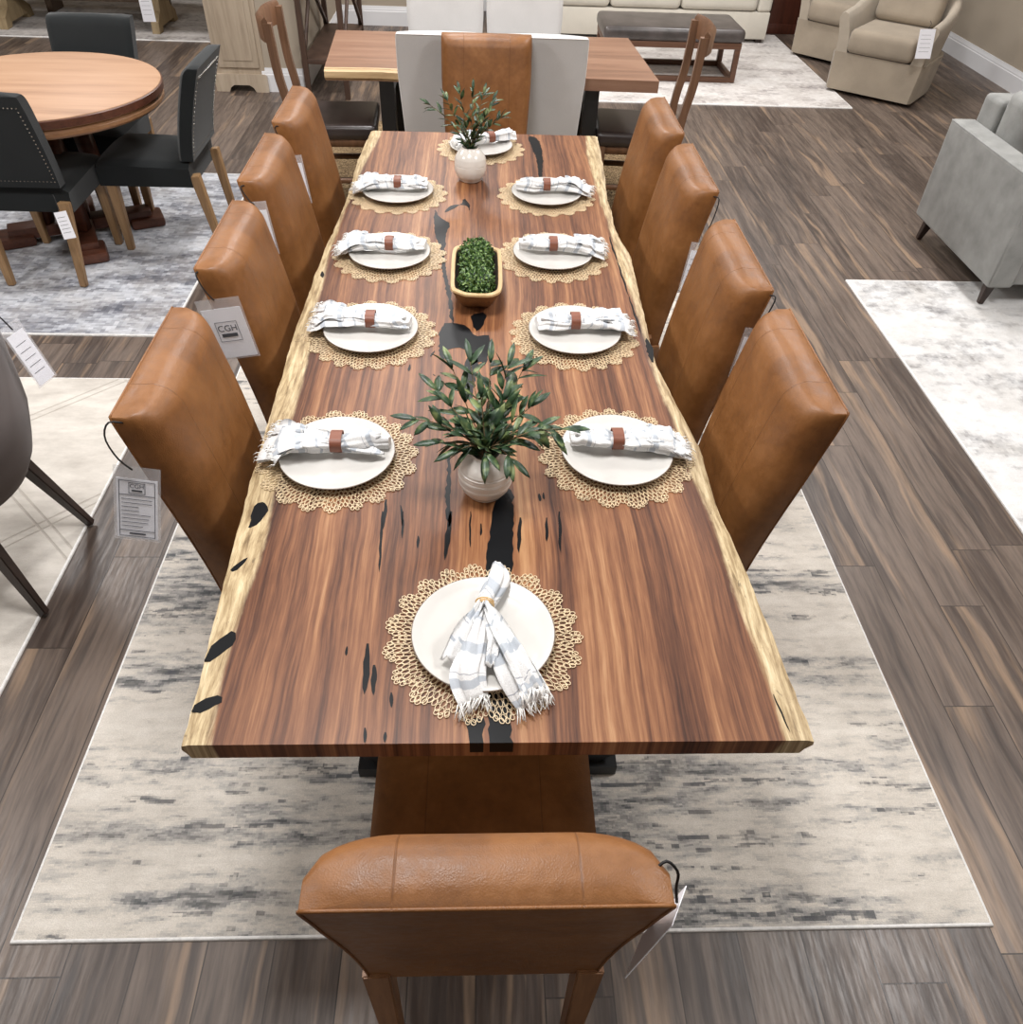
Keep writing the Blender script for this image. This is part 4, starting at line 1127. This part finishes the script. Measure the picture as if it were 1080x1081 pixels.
for sx in (-.70,.70):
    bm=B()
    pf=[(-.30,0),(-.20,0),(-.17,.04),(.17,.04),(.20,0),(.30,0),(.28,.09),(.16,.16),(.13,.30),(.17,.45),(.25,.58),(.28,.71),(-.28,.71),(-.25,.58),(-.17,.45),(-.13,.30),(-.16,.16),(-.28,.09)]
    a=[bm.verts.new((sx-.035,y,z)) for y,z in pf];b=[bm.verts.new((sx+.035,y,z)) for y,z in pf];bm.faces.new(a);bm.faces.new(b[::-1])
    for k in range(len(pf)): bm.faces.new((a[k],b[k],b[(k+1)%len(pf)],a[(k+1)%len(pf)]))
    bmesh.ops.recalc_face_normals(bm,faces=bm.faces)
    obj('trestle_leg',bm,'rusticlight',tt,sm=False)
bm=B(); box(bm,-.665,.665,-.05,.05,.20,.29,.006); obj('stretcher',bm,'rustic',tt)
bn=thing('bench','low dark wooden bench on the pale rug in front of the trestle table','bench',(-3.75,9.45,.01))
bm=B(); box(bm,-.72,.72,-.15,.15,.40,.45,.006); obj('seat',bm,'rustic',bn)
for sx in (-.55,.55):
    bm=B(); box(bm,sx-.03,sx+.03,-.13,.13,0,.40,.004); obj('leg',bm,'rustic',bn)
bn['label']='dark wooden bench behind the trestle table at the top left corner'
# ------------------------------------------------------------------ tags
D=Vector
ptag('clear-sleeved price tag hanging from the outer top corner of the nearest left tan chair',(-.722,1.283,.842),(1,0,-.16),(-.12,.34,1),.084,.140,'form',[(-.715,1.30,.978),(-.74,1.29,.985),(-.755,1.285,.95),(-.745,1.283,.90),(-.724,1.283,.868)])
ptag('white square logo tag in clear sleeve on the second left tan chair',(-.69,1.922,.888),(1,0,.16),(.04,.05,1),.108,.145,'logo',[(-.72,1.955,.978),(-.735,1.935,.98),(-.72,1.925,.94),(-.70,1.922,.912)])
ptag('white price tag seen as a sliver between the second and third left tan chairs',(-.715,2.515,.905),(1,0,.1),(0,.05,1),.07,.14,'small',[(-.73,2.54,.975),(-.75,2.525,.975),(-.73,2.515,.94),(-.715,2.515,.925)])
ptag('white price tag seen as a sliver between the third and farthest left tan chairs',(-.70,3.08,.85),(1,0,.1),(0,.05,1),.062,.145,'small',[(-.73,3.10,.975),(-.75,3.09,.97),(-.72,3.08,.90),(-.70,3.08,.87)])
ptag('white price tag seen as a sliver between the nearest and second right tan chairs',(.742,1.858,.86),(1,0,-.1),(0,.05,1),.05,.12,'small',[(.76,1.88,.975),(.775,1.865,.975),(.76,1.858,.92),(.742,1.858,.88)])
ptag('white price tag seen as a sliver between the second and third right tan chairs',(.735,2.51,.80),(1,0,-.1),(0,.05,1),.05,.145,'small',[(.755,2.53,.975),(.77,2.515,.97),(.76,2.51,.90),(.735,2.51,.82)])
_uy=Vector((.082,.05,.15)).normalized(); _vw=Vector((.21,.32,-.92)).normalized(); _n=_uy.cross(_vw).normalized(); _ux=(_vw-_uy*_vw.dot(_uy)).normalized(); _ux=(_ux+_n*.22).normalized()
ptag('grey-white price tag hanging edge-on at the right corner of the near tan chair',Vector((.262,.385,.905)),_ux,_uy,.085,.11,'small',[(.222,.40,.985),(.235,.405,.992),(.25,.398,.975),(.252,.392,.945),(.258,.387,.91)],False)
ptag('white price tag tied to the rear leg of the charcoal chair facing away',(-1.935,3.655,.40),(1,.05,.18),(-.3,.3,1),.058,.12,'small',[(-1.965,3.70,.46),(-1.95,3.68,.46),(-1.935,3.655,.405)],False,'price tags on the other furniture')
ptag('white price tag hanging from the arm of the beige swivel chair',(3.47,6.93,.58),(1,.1,0),(0,.3,1),.13,.20,'small',[(3.50,7.0,.62),(3.49,6.95,.61),(3.47,6.93,.585)],False,'price tags on the other furniture')
ptag('translucent price tag hanging behind the taupe chair',(-1.262,1.93,.80),(.18,.6,0),(-.25,.2,1),.06,.15,'small',[(-1.33,1.93,.87),(-1.29,1.93,.86),(-1.262,1.93,.81)],True,'price tags on the other furniture')
ptag('white price tag hanging from the rustic trestle table',(-3.0,8.38,.40),(1,.1,0),(.1,.1,1),.11,.24,'small',[(-3.0,8.44,.71),(-3.0,8.40,.6),(-3.0,8.38,.405)],False,'price tags on the other furniture')
# ------------------------------------------------------------------ lights (showroom ceiling lamps)
def lamp(x,y,z,s,e,col=(1,.99,.985)):
    l=bpy.data.lights.new('ceiling_light','AREA'); l.shape='SQUARE'; l.size=s; l.energy=e; l.color=col
    o=bpy.data.objects.new('ceiling_light',l); C.objects.link(o); o.location=(x,y,z)
for x in (-3.2,-.4,2.4):
    for y in (-1.2,1.6,4.6,7.6): lamp(x,y,3.27,.7,(82 if y>0 else 15))
w=bpy.data.worlds.new('room_light'); bpy.context.scene.world=w; w.use_nodes=True
w.node_tree.nodes['Background'].inputs[0].default_value=(1,.975,.95,1); w.node_tree.nodes['Background'].inputs[1].default_value=.26
# ------------------------------------------------------------------ camera
cam=bpy.data.cameras.new('camera'); co=bpy.data.objects.new('camera',cam); C.objects.link(co)
f=(0.04223,0.72537,-0.68706); r=(0.9991,-0.02752,0.03235); u=(-0.00456,0.6878,0.72588)
M=Matrix(((r[0],u[0],-f[0],0),(r[1],u[1],-f[1],0),(r[2],u[2],-f[2],1.967),(0,0,0,1)))
co.matrix_world=M; cam.sensor_fit='HORIZONTAL'; cam.sensor_width=36; cam.lens=834.3/1080*36; cam.clip_start=.02
bpy.context.scene.camera=co
vs=bpy.context.scene.view_settings; vs.view_transform='Standard'; vs.look='None'; vs.gamma=1; vs.exposure=-.2; vs.use_curve_mapping=False
